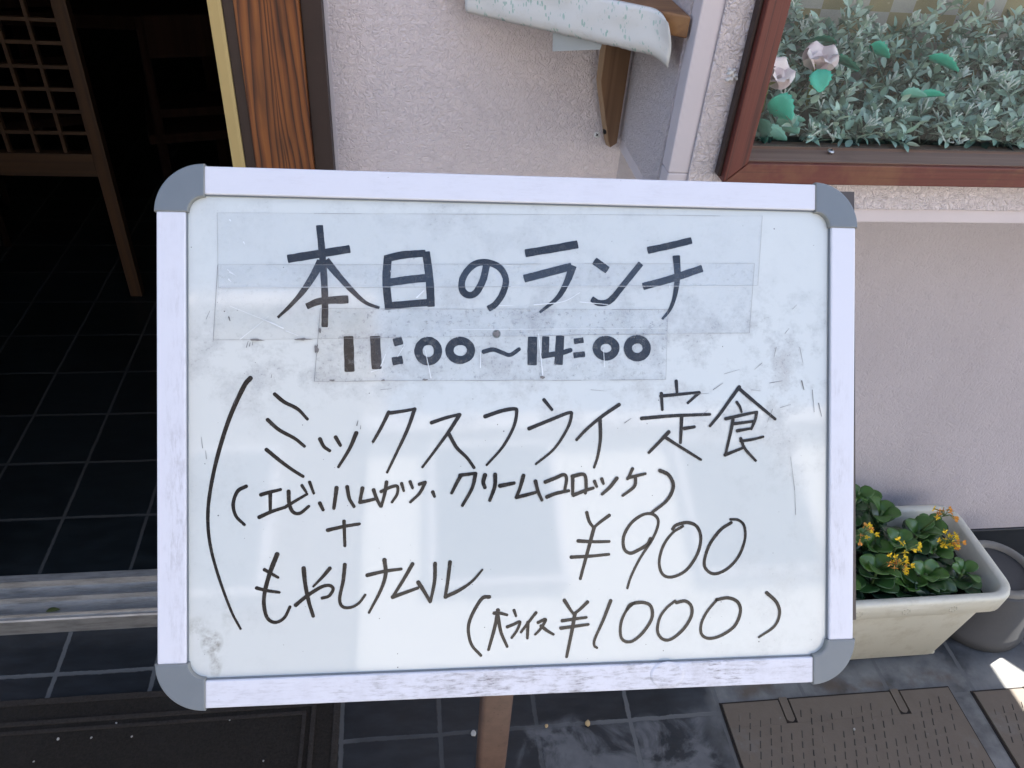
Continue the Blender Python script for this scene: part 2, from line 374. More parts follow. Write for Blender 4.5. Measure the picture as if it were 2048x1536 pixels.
# ---- unseen houses added across the street for the board's reflections
M_cream = plain("cream_facade", (.66, .61, .55), .85, var=.12, scale=3, bump=.2)
M_dun = plain("dun_facade", (.16, .13, .11), .85, var=.2, scale=3, bump=.2)
M_opw = plain("dark_window", (.03, .035, .04), .1, var=.2)
def house(x0, x1, z1, label, M_op, y=-5.5, d=7):
    h = empty("reflected_house", ((x0 + x1) / 2, y, 0)); tag(h, label, "house")
    part(MB().box(x0, x1, y - d, y, -.12, z1), "wall", M_op, h)
    part(MB().box(x0 - .04, x1 + .04, y - d, y + .12, z1 + .002, z1 + .18), "cornice", M_trim, h)
    nx = max(1, int((x1 - x0) / 2.2))
    for k in range(nx):
        for zz in (.9, 3.6):
            cx = x0 + (k + .5) * (x1 - x0) / nx
            f = part(MB().box(cx - .62, cx + .62, y + .002, y + .06, zz, zz + 1.5), "window", M_trim, h)
            part(MB().box(cx - .55, cx + .55, y + .0602, y + .066, zz + .07, zz + 1.43), "pane", M_opw, f)
    return h
house(-9.0, -.75, 6.9, "tall dark brown house added unseen across the street, mirrored dark in the board", M_dun)
house(-.70, 9.0, 5.2, "low sunlit cream house added unseen across the street, mirrored bright in the board", M_cream)

# ================================================================== INTERIOR FURNITURE
M_lat = wood("dim_timber", (.030, .013, .005), (.055, .025, .009), 'Z', 1, .55, .2, 50)
M_latx = wood("dim_timber_rail", (.028, .013, .005), (.052, .024, .009), 'X', 1, .55, .2, 50)
LY = 2.46
ls = empty("lattice_screen", (-1.3, LY, .07)); tag(ls, "brown timber lattice screen standing on the black tiles inside the doorway", "screen")
for x0, x1 in ((-.947, -.907), (-1.72, -1.68)): part(MB().box(x0, x1, LY, LY + .035, .07, 1.75), "stile", M_lat, ls, .002)
part(MB().box(-1.6798, -.9472, LY + .002, LY + .033, .509, .583), "bottom_rail", M_latx, ls, .002)
part(MB().box(-1.6798, -.9472, LY + .002, LY + .033, 1.68, 1.75), "top_rail", M_latx, ls, .002)
mb = MB()
for z in (.6445, .71, .775, .839, .9055, .967, 1.03, 1.095, 1.16, 1.225, 1.29, 1.355, 1.42, 1.485, 1.55, 1.615): mb.box(-1.6796, -.9474, LY + .012, LY + .023, z - .005, z + .005)
for k in range(9):
    x = -1.024 - k * .0805; mb.box(x - .005, x + .005, LY + .009, LY + .026, .5835, 1.6795)
part(mb, "lattice", M_latx, ls)
M_ch = wood("dark_chair_wood", (.007, .0032, .002), (.012, .0055, .0035), 'Z', 1, .9, .2, 50); M_ch.node_tree.nodes['Principled BSDF'].inputs['Specular IOR Level'].default_value = .1
def chair(x, y, rz, label):
    c = empty("wooden_chair"); tag(c, label, "chair", "dark wooden chairs inside the shop")
    for sx in (-1, 1):
        MB().tube([(sx * .19, -.18, 0), (sx * .19, -.18, .43)], [.014, .018], 8).build("leg", M_ch, c)
        MB().tube([(sx * .19, .20, 0), (sx * .18, .19, .43), (sx * .17, .23, .85)], [.014, .018, .013], 8).build("leg", M_ch, c)
    MB().box(-.22, .22, -.21, .21, .43, .465).build("seat", M_ch, c, .008)
    MB().box(-.165, .165, .212, .232, .72, .85).build("backrest", M_ch, c, .006)
    MB().box(-.18, .18, .195, .21, .52, .55).build("back_rail", M_ch, c, .004)
    c.location = (x, y, .07); c.rotation_euler = (0, 0, rz); return c
chair(-.70, 3.0, R(195), "dark wooden chair behind the lattice screen stile")
chair(-1.35, 3.05, R(20), "dark wooden chair seen faintly through and under the lattice screen")
tb = empty("wooden_table", (-1.15, 3.5, .07)); tag(tb, "dark wooden table at the back of the dim room", "table")
part(MB().box(-1.75, -.70, 3.3, 4.0, .72, .77), "table_top", M_ch, tb, .004)
for x in (-1.7, -.78):
    for y in (3.35, 3.92): part(MB().box(x, x + .05, y, y + .05, .07, .7198), "leg", M_ch, tb)

# ================================================================== MENU BOARD
e1 = Vector((.99960, -.02839, -.00175)).normalized(); e2 = Vector((-.02261, -.61774, -.78606)); e2 = (e2 - e1 * e1.dot(e2)).normalized()
nn = e1.cross(-e2).normalized()
TL = Vector((-.19844, .64205, CAM_H - .28158))
BW, BH = .600, .4448
O = TL + e1 * BW / 2 + e2 * BH
BM = Matrix(((e1.x, -e2.x, nn.x, O.x), (e1.y, -e2.y, nn.y, O.y), (e1.z, -e2.z, nn.z, O.z), (0, 0, 0, 1)))
board = empty("menu_board", matrix=BM)
tag(board, "tilted whiteboard lunch menu in Japanese handwriting with pale frame and grey corners", "menu board")

def smudges(g, zones, scale=24, lo=.48, hi=.78):
    """patchy marker dust: noise inside soft elliptical zones (cx, cy, rx, ry, amount)"""
    X, Y, Z = g.sep(); n = g.ramp(g.noise(scale, 8, .72), (lo, 0.0), (hi, 1.0)); tot = None
    for cx, cy, rx, ry, am in zones:
        dx = g.math('DIVIDE', g.math('SUBTRACT', X, cx), rx); dy = g.math('DIVIDE', g.math('SUBTRACT', Y, cy), ry)
        d = g.math('ADD', g.math('MULTIPLY', dx, dx), g.math('MULTIPLY', dy, dy))
        m = g.math('MULTIPLY', g.math('SUBTRACT', 1.0, d, clamp=True), am)
        tot = m if tot is None else g.math('ADD', tot, m, clamp=True)
    return g.math('MULTIPLY', tot, n, clamp=True)
def specks(g, scale, size, keep):
    v = g.n.new("ShaderNodeTexVoronoi"); v.inputs['Scale'].default_value = scale; g.link(g.tc.outputs['Object'], v.inputs['Vector'])
    d = g.math('LESS_THAN', v.outputs['Distance'], size); s_ = g.n.new("ShaderNodeSeparateColor"); g.link(v.outputs['Color'], s_.inputs[0])
    sz = g.math('LESS_THAN', g.math('MULTIPLY', v.outputs['Distance'], g.math('ADD', 1.0, g.math('MULTIPLY', s_.outputs[1], 3.0))), size)
    return g.math('MULTIPLY', sz, g.math('GREATER_THAN', s_.outputs[0], keep))

g = N("white_enamel")
zn = [(-.02, .335, .36, .13, .42), (.10, .295, .28, .075, .55), (-.20, .285, .12, .05, .6), (.22, .26, .10, .10, .45), (-.24, .15, .06, .20, .26), (.20, .05, .14, .07, .22), (.235, .17, .06, .2, .25), (-.1, .42, .3, .03, .25)]
sm = smudges(g, zn)
spot = smudges(g, [(-.258, .053, .010, .012, 1.5), (-.255, .036, .006, .014, 1.0), (-.270, .066, .012, .010, .6), (-.245, .075, .006, .02, .4)], 130, .40, .70)
dot = smudges(g, [(-.0222, .3098, .004, .004, 2.5)], 300, .2, .5)
c = g.mix(g.noise(3, 3), (.485, .525, .522), (.52, .552, .548))
c = g.mix(sm, c, (.235, .24, .25)); c = g.mix(spot, c, (.20, .20, .18)); c = g.mix(dot, c, (.10, .11, .09))
c = g.mix(specks(g, 55, .055, .72), c, (.08, .08, .085))
c = g.mix(specks(g, 190, .13, .86), c, (.13, .13, .14)); c = g.mix(g.math('MULTIPLY', sm, g.ramp(g.noise(330, 3, .7), (.56, 0.0), (.66, .9))), c, (.10, .10, .105))
c = g.mix(g.math('MULTIPLY', g.ramp(g.noise(1, 4, .6, g.mapping((9, 120, 1), (0, 0, R(62)))), (.70, 0.0), (.78, .35)), sm), c, (.12, .12, .13))
M_panel = g.set(c, g.math('ADD', .05, g.math('MULTIPLY', sm, .5)), normal=g.bump(g.noise(7, 2), .02, .002), spec=.75)

g = N("pale_frame_plastic")
zf = [(-.282, .16, .016, .2, .34), (-.29, .37, .03, .08, .12), (.282, .16, .018, .16, .30), (.02, .012, .20, .03, 1.0), (.12, .012, .2, .02, .85), (-.2, .012, .12, .03, .3), (0, .433, .32, .02, .12)]
f1 = smudges(g, zf, 34, .47, .74)
X, Y, Z = g.sep(); vert = g.math('GREATER_THAN', g.math('ABSOLUTE', X), .2772)
stx = g.noise(1, 6, .7, g.mapping((70, 420, 100))); sty = g.noise(1, 6, .7, g.mapping((420, 70, 100)))
mm = g.n.new("ShaderNodeMix"); g.link(vert, mm.inputs[0]); g.link(stx, mm.inputs[2]); g.link(sty, mm.inputs[3])
f2 = g.math('MULTIPLY', g.ramp(mm.outputs[0], (.47, 0.0), (.62, 1.0)), smudges(g, zf, 30, .40, .60))
c = g.mix(g.math('MULTIPLY', f1, .62), (.54, .555, .615), (.29, .28, .30)); c = g.mix(g.math('MULTIPLY', f2, .85), c, (.115, .105, .11))
c = g.mix(specks(g, 80, .05, .8), c, (.1, .1, .1))
M_rail = g.set(c, .38, normal=g.bump(f1, .1, .0006), spec=.45)
g = N("grey_corner_plastic"); n = g.noise(60, 4)
c = g.mix(n, (.115, .138, .158), (.135, .158, .178)); c = g.mix(specks(g, 160, .13, .93), c, (.07, .07, .07))
M_cap = g.set(c, g.math('ADD', .33, g.math('MULTIPLY', g.noise(40, 4), .15)), normal=g.bump(g.noise(500, 2), .06, .0004))
M_capedge = plain("grey_corner_edge", (.18, .19, .185), .5, var=.2, scale=80)
g = N("marker_ink"); n = g.noise(160, 4, .6)
M_ink = g.set(g.mix(g.ramp(n, (.5, 0.0), (.8, 1.0)), (.008, .008, .0085), (.030, .029, .028)), g.math('ADD', .08, g.math('MULTIPLY', n, .22)), spec=.42)

panel = MB().box(-.284, .284, .016, .4288, -.012, 0).build("writing_panel", M_panel, board)
RW = .0228
def rail(x0, x1, y0, y1):
    return MB().box(x0, x1, y0, y1, -.015, .0042).build("frame_rail", M_rail, board, .0012)
def lip(x0, x1, y0, y1, p):
    return MB().box(x0, x1, y0, y1, .0002, .0018).build("inner_lip", M_cap, p)
r1 = rail(-.2625, .2625, BH - RW, BH); lip(-.262, .262, BH - RW - .0011, BH - RW - .0001, r1)
r2 = rail(-.2625, .2625, 0, RW); lip(-.262, .262, RW + .0001, RW + .0011, r2)
r3 = rail(-.3, -.3 + RW, .0375, BH - .0375); lip(-.3 + RW + .0001, -.3 + RW + .0011, .038, BH - .038, r3)
r4 = rail(.3 - RW, .3, .0375, BH - .0375); lip(.3 - RW - .0011, .3 - RW - .0001, .038, BH - .038, r4)
def cap(sx, sy):
    cx = sx * (.3 - .038); cy = .038 if sy < 0 else BH - .038; pts = []
    a0 = {(-1, 1): 90, (-1, -1): 180, (1, -1): 270, (1, 1): 0}[(sx, sy)]
    def ring(ro, ri, grow):
        out = []
        for k in range(17):
            t = R(a0 + 90 * k / 16); out.append((cx + ro * math.cos(t), cy + ro * math.sin(t)))
        inn = []
        for k in range(17):
            t = R(a0 + 90 - 90 * k / 16); inn.append((cx + ri * math.cos(t), cy + ri * math.sin(t)))
        q = out + inn
        # straight ends: pull a little past the arc centre towards the rails
        mx, my = sum(p[0] for p in q) / len(q), sum(p[1] for p in q) / len(q)
        return q
    body = MB(); q = ring(.0398, .0130, 0); n = len(q)
    def shr(q, d):
        ro, ri = .0398 - d, .0130 + d; r_ = ring(ro, ri, 0)
        # pull the two straight ends in by d as well
        t0 = R(a0); t1 = R(a0 + 90); d0 = Vector((-math.sin(t0), math.cos(t0))); d1 = Vector((math.sin(t1), -math.cos(t1)))
        res = []
        for i, p in enumerate(r_):
            k = i if i < 17 else 33 - i; s_ = k / 16
            v = Vector(p) + d0 * d * (1 - s_) ** 8 + d1 * d * s_ ** 8; res.append(v)
        return res
    rings = [[(p[0], p[1], z) for p in shr(q, d)] for z, d in ((-.0165, 0), (.0040, 0), (.0052, .0007), (.0055, .0020))]
    body.loft(rings[:3], 1, False, True, False); body.loft(rings[2:], 0, True, False, True)
    return body.build("corner_cap", [M_cap, M_capedge], board)
for sx in (-1, 1):
    for sy in (-1, 1): cap(sx, sy)
mb = MB()
mb.loft([[(.128 + math.cos(t) * r_, .0125 + math.sin(t) * r_ * .75, z) for t in (2 * math.pi * k / 24 for k in range(24))] for r_, z in ((.0155, .0043), (.0150, .0047), (.013, .0050))], 0, True, False, True)
mb.build("round_sticker", M_rail, board)

# ---- handwriting: each stroke [start width, end width, x, y, x, y ...] in millimetres from the bottom centre of the board
STROKES = {
    'title': [
        [5.4,5.1,-170.7,399.0,-168.7,377.7,-167.1,356.4,-166.2,335.0,-166.5,314.7],
        [6.6,6.3,-196.3,370.8,-171.0,375.5,-146.0,380.0],
        [6.6,2.0,-169.6,369.1,-175.9,356.9,-184.3,344.0,-194.0,332.5,-204.7,322.0],
        [6.3,2.3,-165.4,369.9,-155.6,358.0,-144.3,345.5,-133.0,335.4,-121.4,330.9],
        [4.9,6.6,-181.1,331.6,-169.6,336.1,-147.4,337.8],
        [6.3,6.3,-114.2,374.7,-115.5,352.8,-113.4,330.1],
        [6.0,6.0,-116.7,372.2,-101.7,375.8,-83.0,377.6],
        [6.3,6.3,-82.3,378.6,-79.4,356.3,-78.0,332.8],
        [6.3,6.3,-112.4,352.6,-97.4,355.0,-80.1,357.0],
        [5.7,5.7,-113.1,332.7,-95.9,334.6,-77.2,336.3],
        [5.7,5.0,-31.0,368.1,-33.9,355.7,-39.8,345.1,-45.8,342.6,-51.1,346.1,-51.8,354.6,-47.5,363.2,-39.9,369.6,-29.6,370.7,-19.3,366.2,-14.2,356.0,-17.2,344.0,-23.5,335.0,-29.2,331.3],
        [6.4,6.4,2.8,379.3,24.1,383.2,47.9,387.8],
        [6.4,6.4,1.8,357.5,20.6,362.6,42.5,368.6],
        [6.7,2.0,43.7,369.0,39.5,356.8,31.1,342.0,15.1,328.6],
        [6.4,6.4,63.1,373.7,74.3,366.1],
        [5.0,5.0,60.7,340.8,67.3,337.3,77.0,339.7,89.4,354.1,104.1,372.1],
        [5.7,5.7,110.5,383.8,130.6,388.4,149.6,393.3],
        [6.0,6.0,106.4,352.3,130.7,359.1,159.4,368.9],
        [6.4,2.0,136.1,379.4,137.1,361.8,134.8,344.2,130.3,332.2,123.6,323.9],
    ],
    'hours': [
        [8.0,8.0,-146.9,306.5,-146.0,277.6],
        [8.0,8.0,-124.9,306.7,-123.5,279.9],
        [6.3,6.3,-109.1,301.8,-102.5,303.7],
        [6.6,6.6,-110.2,285.9,-102.2,287.4],
        [6.6,6.6,-81.8,303.4,-85.2,301.9,-87.6,299.0,-88.6,295.2,-87.9,291.4,-85.8,288.3,-82.6,286.5,-78.9,286.3,-75.6,287.8,-73.1,290.7,-72.2,294.4,-72.8,298.3,-74.9,301.4,-78.2,303.2,-81.8,303.4],
        [6.6,6.6,-54.9,303.6,-58.6,302.1,-61.3,299.4,-62.4,295.9,-61.7,292.4,-59.3,289.4,-55.8,287.7,-51.7,287.5,-47.9,289.0,-45.2,291.7,-44.1,295.2,-44.8,298.8,-47.2,301.7,-50.8,303.4,-54.9,303.6],
        [3.4,3.7,-33.3,294.5,-25.2,296.4,-17.4,293.9,-10.5,291.9,-2.7,296.9],
        [7.7,7.7,8.9,307.1,8.6,283.7],
        [6.0,6.0,20.4,307.6,20.1,294.1],
        [4.4,4.4,18.0,291.3,33.0,293.6,42.1,296.3],
        [7.0,7.0,33.0,308.3,31.6,284.1],
        [4.7,4.7,45.3,303.9,53.2,305.0],
        [4.7,4.7,45.0,291.8,54.5,292.9],
        [6.7,6.7,71.9,305.4,68.5,304.1,66.1,301.6,65.1,298.5,65.7,295.3,67.9,292.7,71.2,291.1,74.9,291.0,78.3,292.3,80.8,294.7,81.8,297.9,81.1,301.1,78.9,303.7,75.6,305.2,71.9,305.4],
        [7.0,7.0,99.8,306.1,96.3,304.7,93.8,302.1,92.8,298.7,93.5,295.3,95.7,292.4,99.0,290.8,102.7,290.6,106.2,292.0,108.7,294.6,109.7,298.0,109.0,301.5,106.8,304.3,103.5,305.9,99.8,306.1],
    ],
    'dish': [
        [3.5,2.2,-226.7,271.7,-232.1,264.6,-243.4,239.1,-252.8,208.7,-258.9,179.7,-261.0,156.5,-259.0,133.2,-252.3,106.9,-242.5,78.9,-234.9,63.6],
        [2.9,2.9,-207.3,258.4,-199.5,251.8,-188.7,246.0,-180.6,237.4],
        [2.9,2.9,-213.0,237.1,-203.8,228.7,-190.9,221.3,-183.0,214.7],
        [2.9,2.9,-214.0,212.3,-202.4,202.4,-192.4,194.9,-184.1,189.5],
        [2.9,2.9,-170.4,220.9,-167.2,214.5,-162.2,210.8],
        [2.9,2.9,-157.5,222.3,-153.5,215.2],
        [3.2,2.6,-140.4,225.7,-146.2,212.1,-155.2,197.2],
        [2.8,2.8,-113.4,243.1,-120.0,229.7,-126.5,218.2],
        [2.8,2.8,-113.8,242.2,-102.3,243.8,-91.7,245.7],
        [2.9,2.4,-91.7,245.7,-97.9,228.1,-108.2,205.9,-114.8,192.1],
        [2.9,2.9,-77.6,234.0,-65.3,238.1,-53.6,241.1],
        [2.9,2.4,-53.6,240.8,-62.3,227.2,-74.2,210.8,-85.2,196.2],
        [2.9,2.9,-63.0,224.9,-56.3,212.9,-47.3,203.8,-41.2,195.3],
        [3.1,2.3,-32.0,239.1,-18.0,243.8,-7.0,245.6,-4.7,243.0,-7.4,229.8,-16.8,212.9,-30.5,197.5],
        [2.9,2.9,18.9,253.4,22.7,248.8,26.0,244.8],
        [3.0,2.3,6.0,228.5,23.5,235.5,40.7,242.1,43.0,239.9,39.7,228.8,28.1,211.1,12.0,197.9],
        [2.9,2.9,85.3,249.1,70.2,239.0,56.6,227.9,47.6,218.6],
        [2.9,2.6,68.3,236.0,68.7,219.7,66.5,204.8,63.2,194.4],
        [2.7,2.7,136.4,269.7,137.2,259.8],
        [2.7,2.7,123.0,258.8,124.0,244.4],
        [2.7,2.7,122.4,256.5,139.1,258.0,157.4,259.8],
        [2.6,2.6,157.4,259.5,153.0,255.6,146.9,250.3],
        [2.9,2.9,105.2,236.9,132.9,239.1,167.2,240.3],
        [2.9,2.9,141.5,238.7,140.5,215.3],
        [2.9,2.9,143.8,227.9,153.2,229.3],
        [2.9,2.9,129.9,225.0,120.7,215.6,111.9,206.9],
        [2.6,2.6,127.1,220.0,139.2,212.4,159.2,200.2],
        [2.9,2.9,194.1,264.6,185.9,253.7,176.5,240.9,167.2,230.0],
        [2.9,2.9,193.4,263.4,208.0,251.4,227.5,235.8],
        [2.4,2.4,191.7,251.1,194.6,246.9,196.2,242.3],
        [2.7,2.7,181.6,236.3,195.4,239.3,210.4,242.3],
        [2.6,2.6,210.1,242.0,208.9,235.4,205.3,227.1],
        [2.7,2.7,188.4,235.5,186.0,223.4,181.4,204.0],
        [2.7,2.7,181.1,204.2,187.7,206.7,197.5,210.4],
        [2.6,2.6,189.9,231.9,208.1,234.1],
        [2.6,2.6,192.3,225.6,204.2,227.5],
        [2.6,2.6,195.5,218.8,199.5,209.6,209.5,198.9],
        [2.4,2.4,195.5,216.4,206.6,217.9,216.4,220.2],
    ],
    'filling': [
        [2.8,2.8,-230.2,182.0,-237.1,178.0,-240.7,167.8,-238.6,157.6,-231.7,150.0],
        [2.9,2.9,-218.5,174.8,-210.9,176.9,-202.4,178.9],
        [2.8,2.8,-210.9,176.1,-210.9,160.8],
        [2.9,2.9,-219.9,156.1,-209.5,160.7,-198.4,164.2],
        [2.9,2.9,-196.0,177.4,-195.5,167.1,-192.4,160.0,-186.7,158.9,-179.5,164.6],
        [2.5,2.5,-198.1,164.6,-188.1,170.6,-180.9,174.8],
        [2.4,2.4,-185.2,182.1,-181.6,176.4],
        [2.4,2.4,-178.9,184.9,-175.4,175.2],
        [2.8,2.8,-170.5,167.1,-167.7,161.2],
        [3.1,3.1,-156.7,179.8,-157.8,170.9,-159.0,162.4],
        [2.9,2.9,-148.0,180.5,-146.2,170.7,-142.2,163.6],
        [2.9,2.9,-135.3,179.2,-137.5,167.3],
        [2.9,2.9,-137.5,167.3,-131.7,168.3,-124.3,170.0],
        [2.9,2.9,-126.1,177.6,-123.6,170.4,-120.2,163.5],
        [2.6,2.6,-119.9,176.0,-112.6,179.4,-106.4,180.4,-106.4,173.8,-110.8,166.8],
        [2.8,2.8,-115.2,184.1,-117.0,173.3,-119.6,163.6],
        [2.5,2.5,-102.7,182.7,-100.8,176.3],
        [2.6,2.6,-95.5,184.1,-93.4,178.6],
        [2.6,2.6,-87.8,181.8,-82.6,183.7],
        [2.6,2.6,-82.8,183.2,-87.5,174.3,-95.4,166.7],
        [2.9,2.9,-76.4,175.1,-74.9,171.1],
        [2.9,2.9,-52.4,189.1,-56.0,182.6,-60.4,173.9],
        [2.9,2.9,-53.4,189.0,-40.0,190.6],
        [2.9,2.9,-40.0,190.4,-42.9,178.0,-51.2,163.1],
        [3.4,3.4,-31.9,189.0,-33.4,183.0,-31.9,178.2],
        [3.1,3.1,-23.2,189.5,-23.5,179.2,-27.8,167.1],
        [3.3,3.3,-19.1,179.5,-6.7,181.8],
        [3.0,3.0,1.3,188.2,-1.7,177.5,-4.9,169.4],
        [3.0,3.0,-4.9,169.4,4.3,171.5,11.7,173.4],
        [3.0,3.0,11.7,183.2,14.0,174.3,17.4,166.7],
        [3.0,3.0,20.2,182.3,29.6,185.9,36.4,188.5,38.9,185.0,37.4,175.4],
        [3.0,3.0,21.6,169.4,29.6,172.3,41.0,174.5],
        [3.0,3.0,44.3,186.9,44.4,171.2],
        [3.0,3.0,43.9,186.9,54.4,188.3,56.2,178.1,55.5,172.2],
        [3.0,3.0,44.7,170.6,55.2,174.4,62.5,176.6],
        [2.7,2.7,63.5,182.5,65.5,177.7],
        [2.7,2.7,69.9,184.4,71.5,180.2],
        [3.0,3.0,83.4,184.9,77.2,177.1,70.3,171.1],
        [2.7,2.7,97.4,193.0,94.7,187.3,92.7,183.9],
        [2.7,2.7,93.5,185.1,108.9,188.5],
        [2.7,2.7,100.0,186.2,99.0,177.6,88.6,169.5],
        [3.0,3.0,121.8,191.2,130.0,186.9,134.1,177.1,128.6,165.1,115.0,154.4],
    ],
    'sprouts': [
        [2.9,2.9,-164.2,144.2,-150.6,147.1,-137.8,149.0],
        [2.8,2.8,-150.6,151.6,-149.9,130.7],
        [3.5,2.8,-205.3,125.0,-211.0,110.2,-215.3,94.2,-216.0,82.5,-213.2,71.8,-206.8,68.1,-199.6,71.7,-194.9,80.8],
        [2.6,2.6,-215.7,112.4,-211.0,109.5,-204.6,105.5],
        [2.6,2.6,-222.1,97.3,-213.9,94.9,-203.6,93.1],
        [2.9,2.9,-190.3,82.0,-181.0,89.5,-169.4,96.6,-162.5,97.7,-159.6,94.5,-162.9,89.0,-168.7,87.2],
        [3.2,3.2,-183.8,112.9,-182.4,99.1,-179.5,84.3,-175.9,72.3],
        [2.9,2.1,-162.2,112.2,-168.0,105.4,-175.9,97.2],
        [2.9,2.4,-149.9,115.0,-151.3,101.3,-154.2,86.5,-151.8,79.6,-144.8,78.8,-138.2,82.3,-133.0,89.0],
        [2.9,2.9,-131.4,105.5,-117.0,108.5,-102.9,110.1],
        [3.2,2.4,-117.0,118.2,-116.0,106.3,-119.9,93.0,-129.9,73.8],
        [2.9,2.9,-93.4,114.3,-100.8,101.4,-110.2,86.4],
        [2.9,2.9,-110.2,86.4,-88.9,93.6],
        [3.1,3.1,-88.7,98.5,-84.5,92.0,-78.5,81.6],
        [2.9,2.9,-74.4,114.2,-74.8,99.2,-78.2,81.6],
        [2.9,2.9,-61.7,115.1,-63.6,98.9,-65.7,85.4],
        [3.1,2.1,-65.7,85.3,-53.1,91.1,-42.6,98.3,-34.0,107.8],
    ],
    'price': [
        [2.8,2.8,56.8,155.3,58.9,147.8,62.8,141.9],
        [2.8,2.8,76.8,152.5,68.7,146.7,62.8,141.9],
        [3.0,3.0,63.4,142.3,59.0,126.0,54.2,108.6,51.3,97.7],
        [2.8,2.8,49.1,130.7,62.5,129.7,76.9,129.6],
        [2.8,2.8,43.1,116.7,59.9,117.2,76.6,118.4],
        [2.8,2.5,113.8,131.4,110.8,126.2,102.7,121.5,95.5,119.0,90.1,123.2,89.8,134.1,96.4,145.3,106.2,152.2,114.8,153.1,120.3,148.4,119.8,140.5,114.4,129.1,104.5,114.4,96.5,98.8,93.1,88.3],
        [2.7,2.7,133.7,139.3,137.0,142.8,147.0,144.9,155.7,141.2,159.4,130.8,156.2,116.7,146.2,102.8,133.5,97.1,124.8,99.8,121.7,110.5,125.2,124.5,133.4,135.8,143.0,141.8],
        [2.7,2.7,187.3,144.1,177.2,137.6,167.2,124.5,162.6,109.5,165.4,102.0,172.8,98.9,183.8,103.1,193.9,113.5,199.8,128.2,199.3,140.7,193.8,146.2,186.4,147.0],
    ],
    'large_rice': [
        [2.8,2.8,-27.8,84.2,-34.3,83.0,-42.6,69.8,-46.0,57.9,-43.4,44.0,-35.1,33.9],
        [2.7,2.7,-24.0,70.1,-18.8,69.9,-12.6,68.2],
        [3.0,3.0,-20.5,72.6,-23.1,58.8,-28.6,38.7],
        [2.8,2.8,-20.5,67.4,-17.9,53.5,-12.5,40.8],
        [2.5,2.5,-6.7,72.1,-4.9,66.9],
        [2.5,2.5,-12.6,57.8,-6.7,60.0,-1.5,61.9,-4.0,54.7,-8.7,48.3],
        [2.5,2.5,12.5,69.4,7.3,63.0,-0.6,52.9],
        [2.7,2.7,5.5,61.3,5.0,47.5],
        [2.5,2.5,14.2,60.7,20.9,63.3,16.9,55.8,11.8,50.5],
        [2.7,2.7,16.9,57.8,22.1,53.5,27.8,50.0],
        [2.8,2.8,37.2,79.5,42.3,71.5,45.5,67.0],
        [2.8,2.8,57.7,77.3,51.1,71.2,45.5,67.0],
        [3.0,3.0,46.7,67.8,44.1,53.1,39.4,30.1],
        [2.7,2.7,35.3,61.6,56.8,63.9],
        [2.8,2.8,34.2,55.2,58.6,57.7],
        [2.8,2.5,78.3,77.9,71.6,60.9,64.5,45.4,63.8,39.3,66.3,36.9],
        [2.7,2.7,93.0,69.9,96.6,74.2,106.5,75.5,114.2,71.9,115.2,61.3,107.4,49.2,97.9,41.8,90.8,42.0,87.2,47.2,87.7,58.6,92.5,69.0,99.3,75.3],
        [2.7,2.7,137.2,74.4,145.4,75.5,150.9,70.8,150.9,61.9,143.7,50.6,132.8,42.3,125.0,42.6,120.4,49.6,122.2,61.0,128.2,69.7,136.3,76.0],
        [2.7,2.7,173.8,75.8,184.8,77.2,193.7,73.0,196.0,64.0,190.5,51.7,177.6,43.6,166.6,41.8,160.3,46.0,160.3,55.4,165.6,65.9,174.7,76.1],
        [3.0,2.3,220.3,80.8,229.5,72.0,232.5,62.0,227.7,50.5,213.2,41.1],
    ],
}


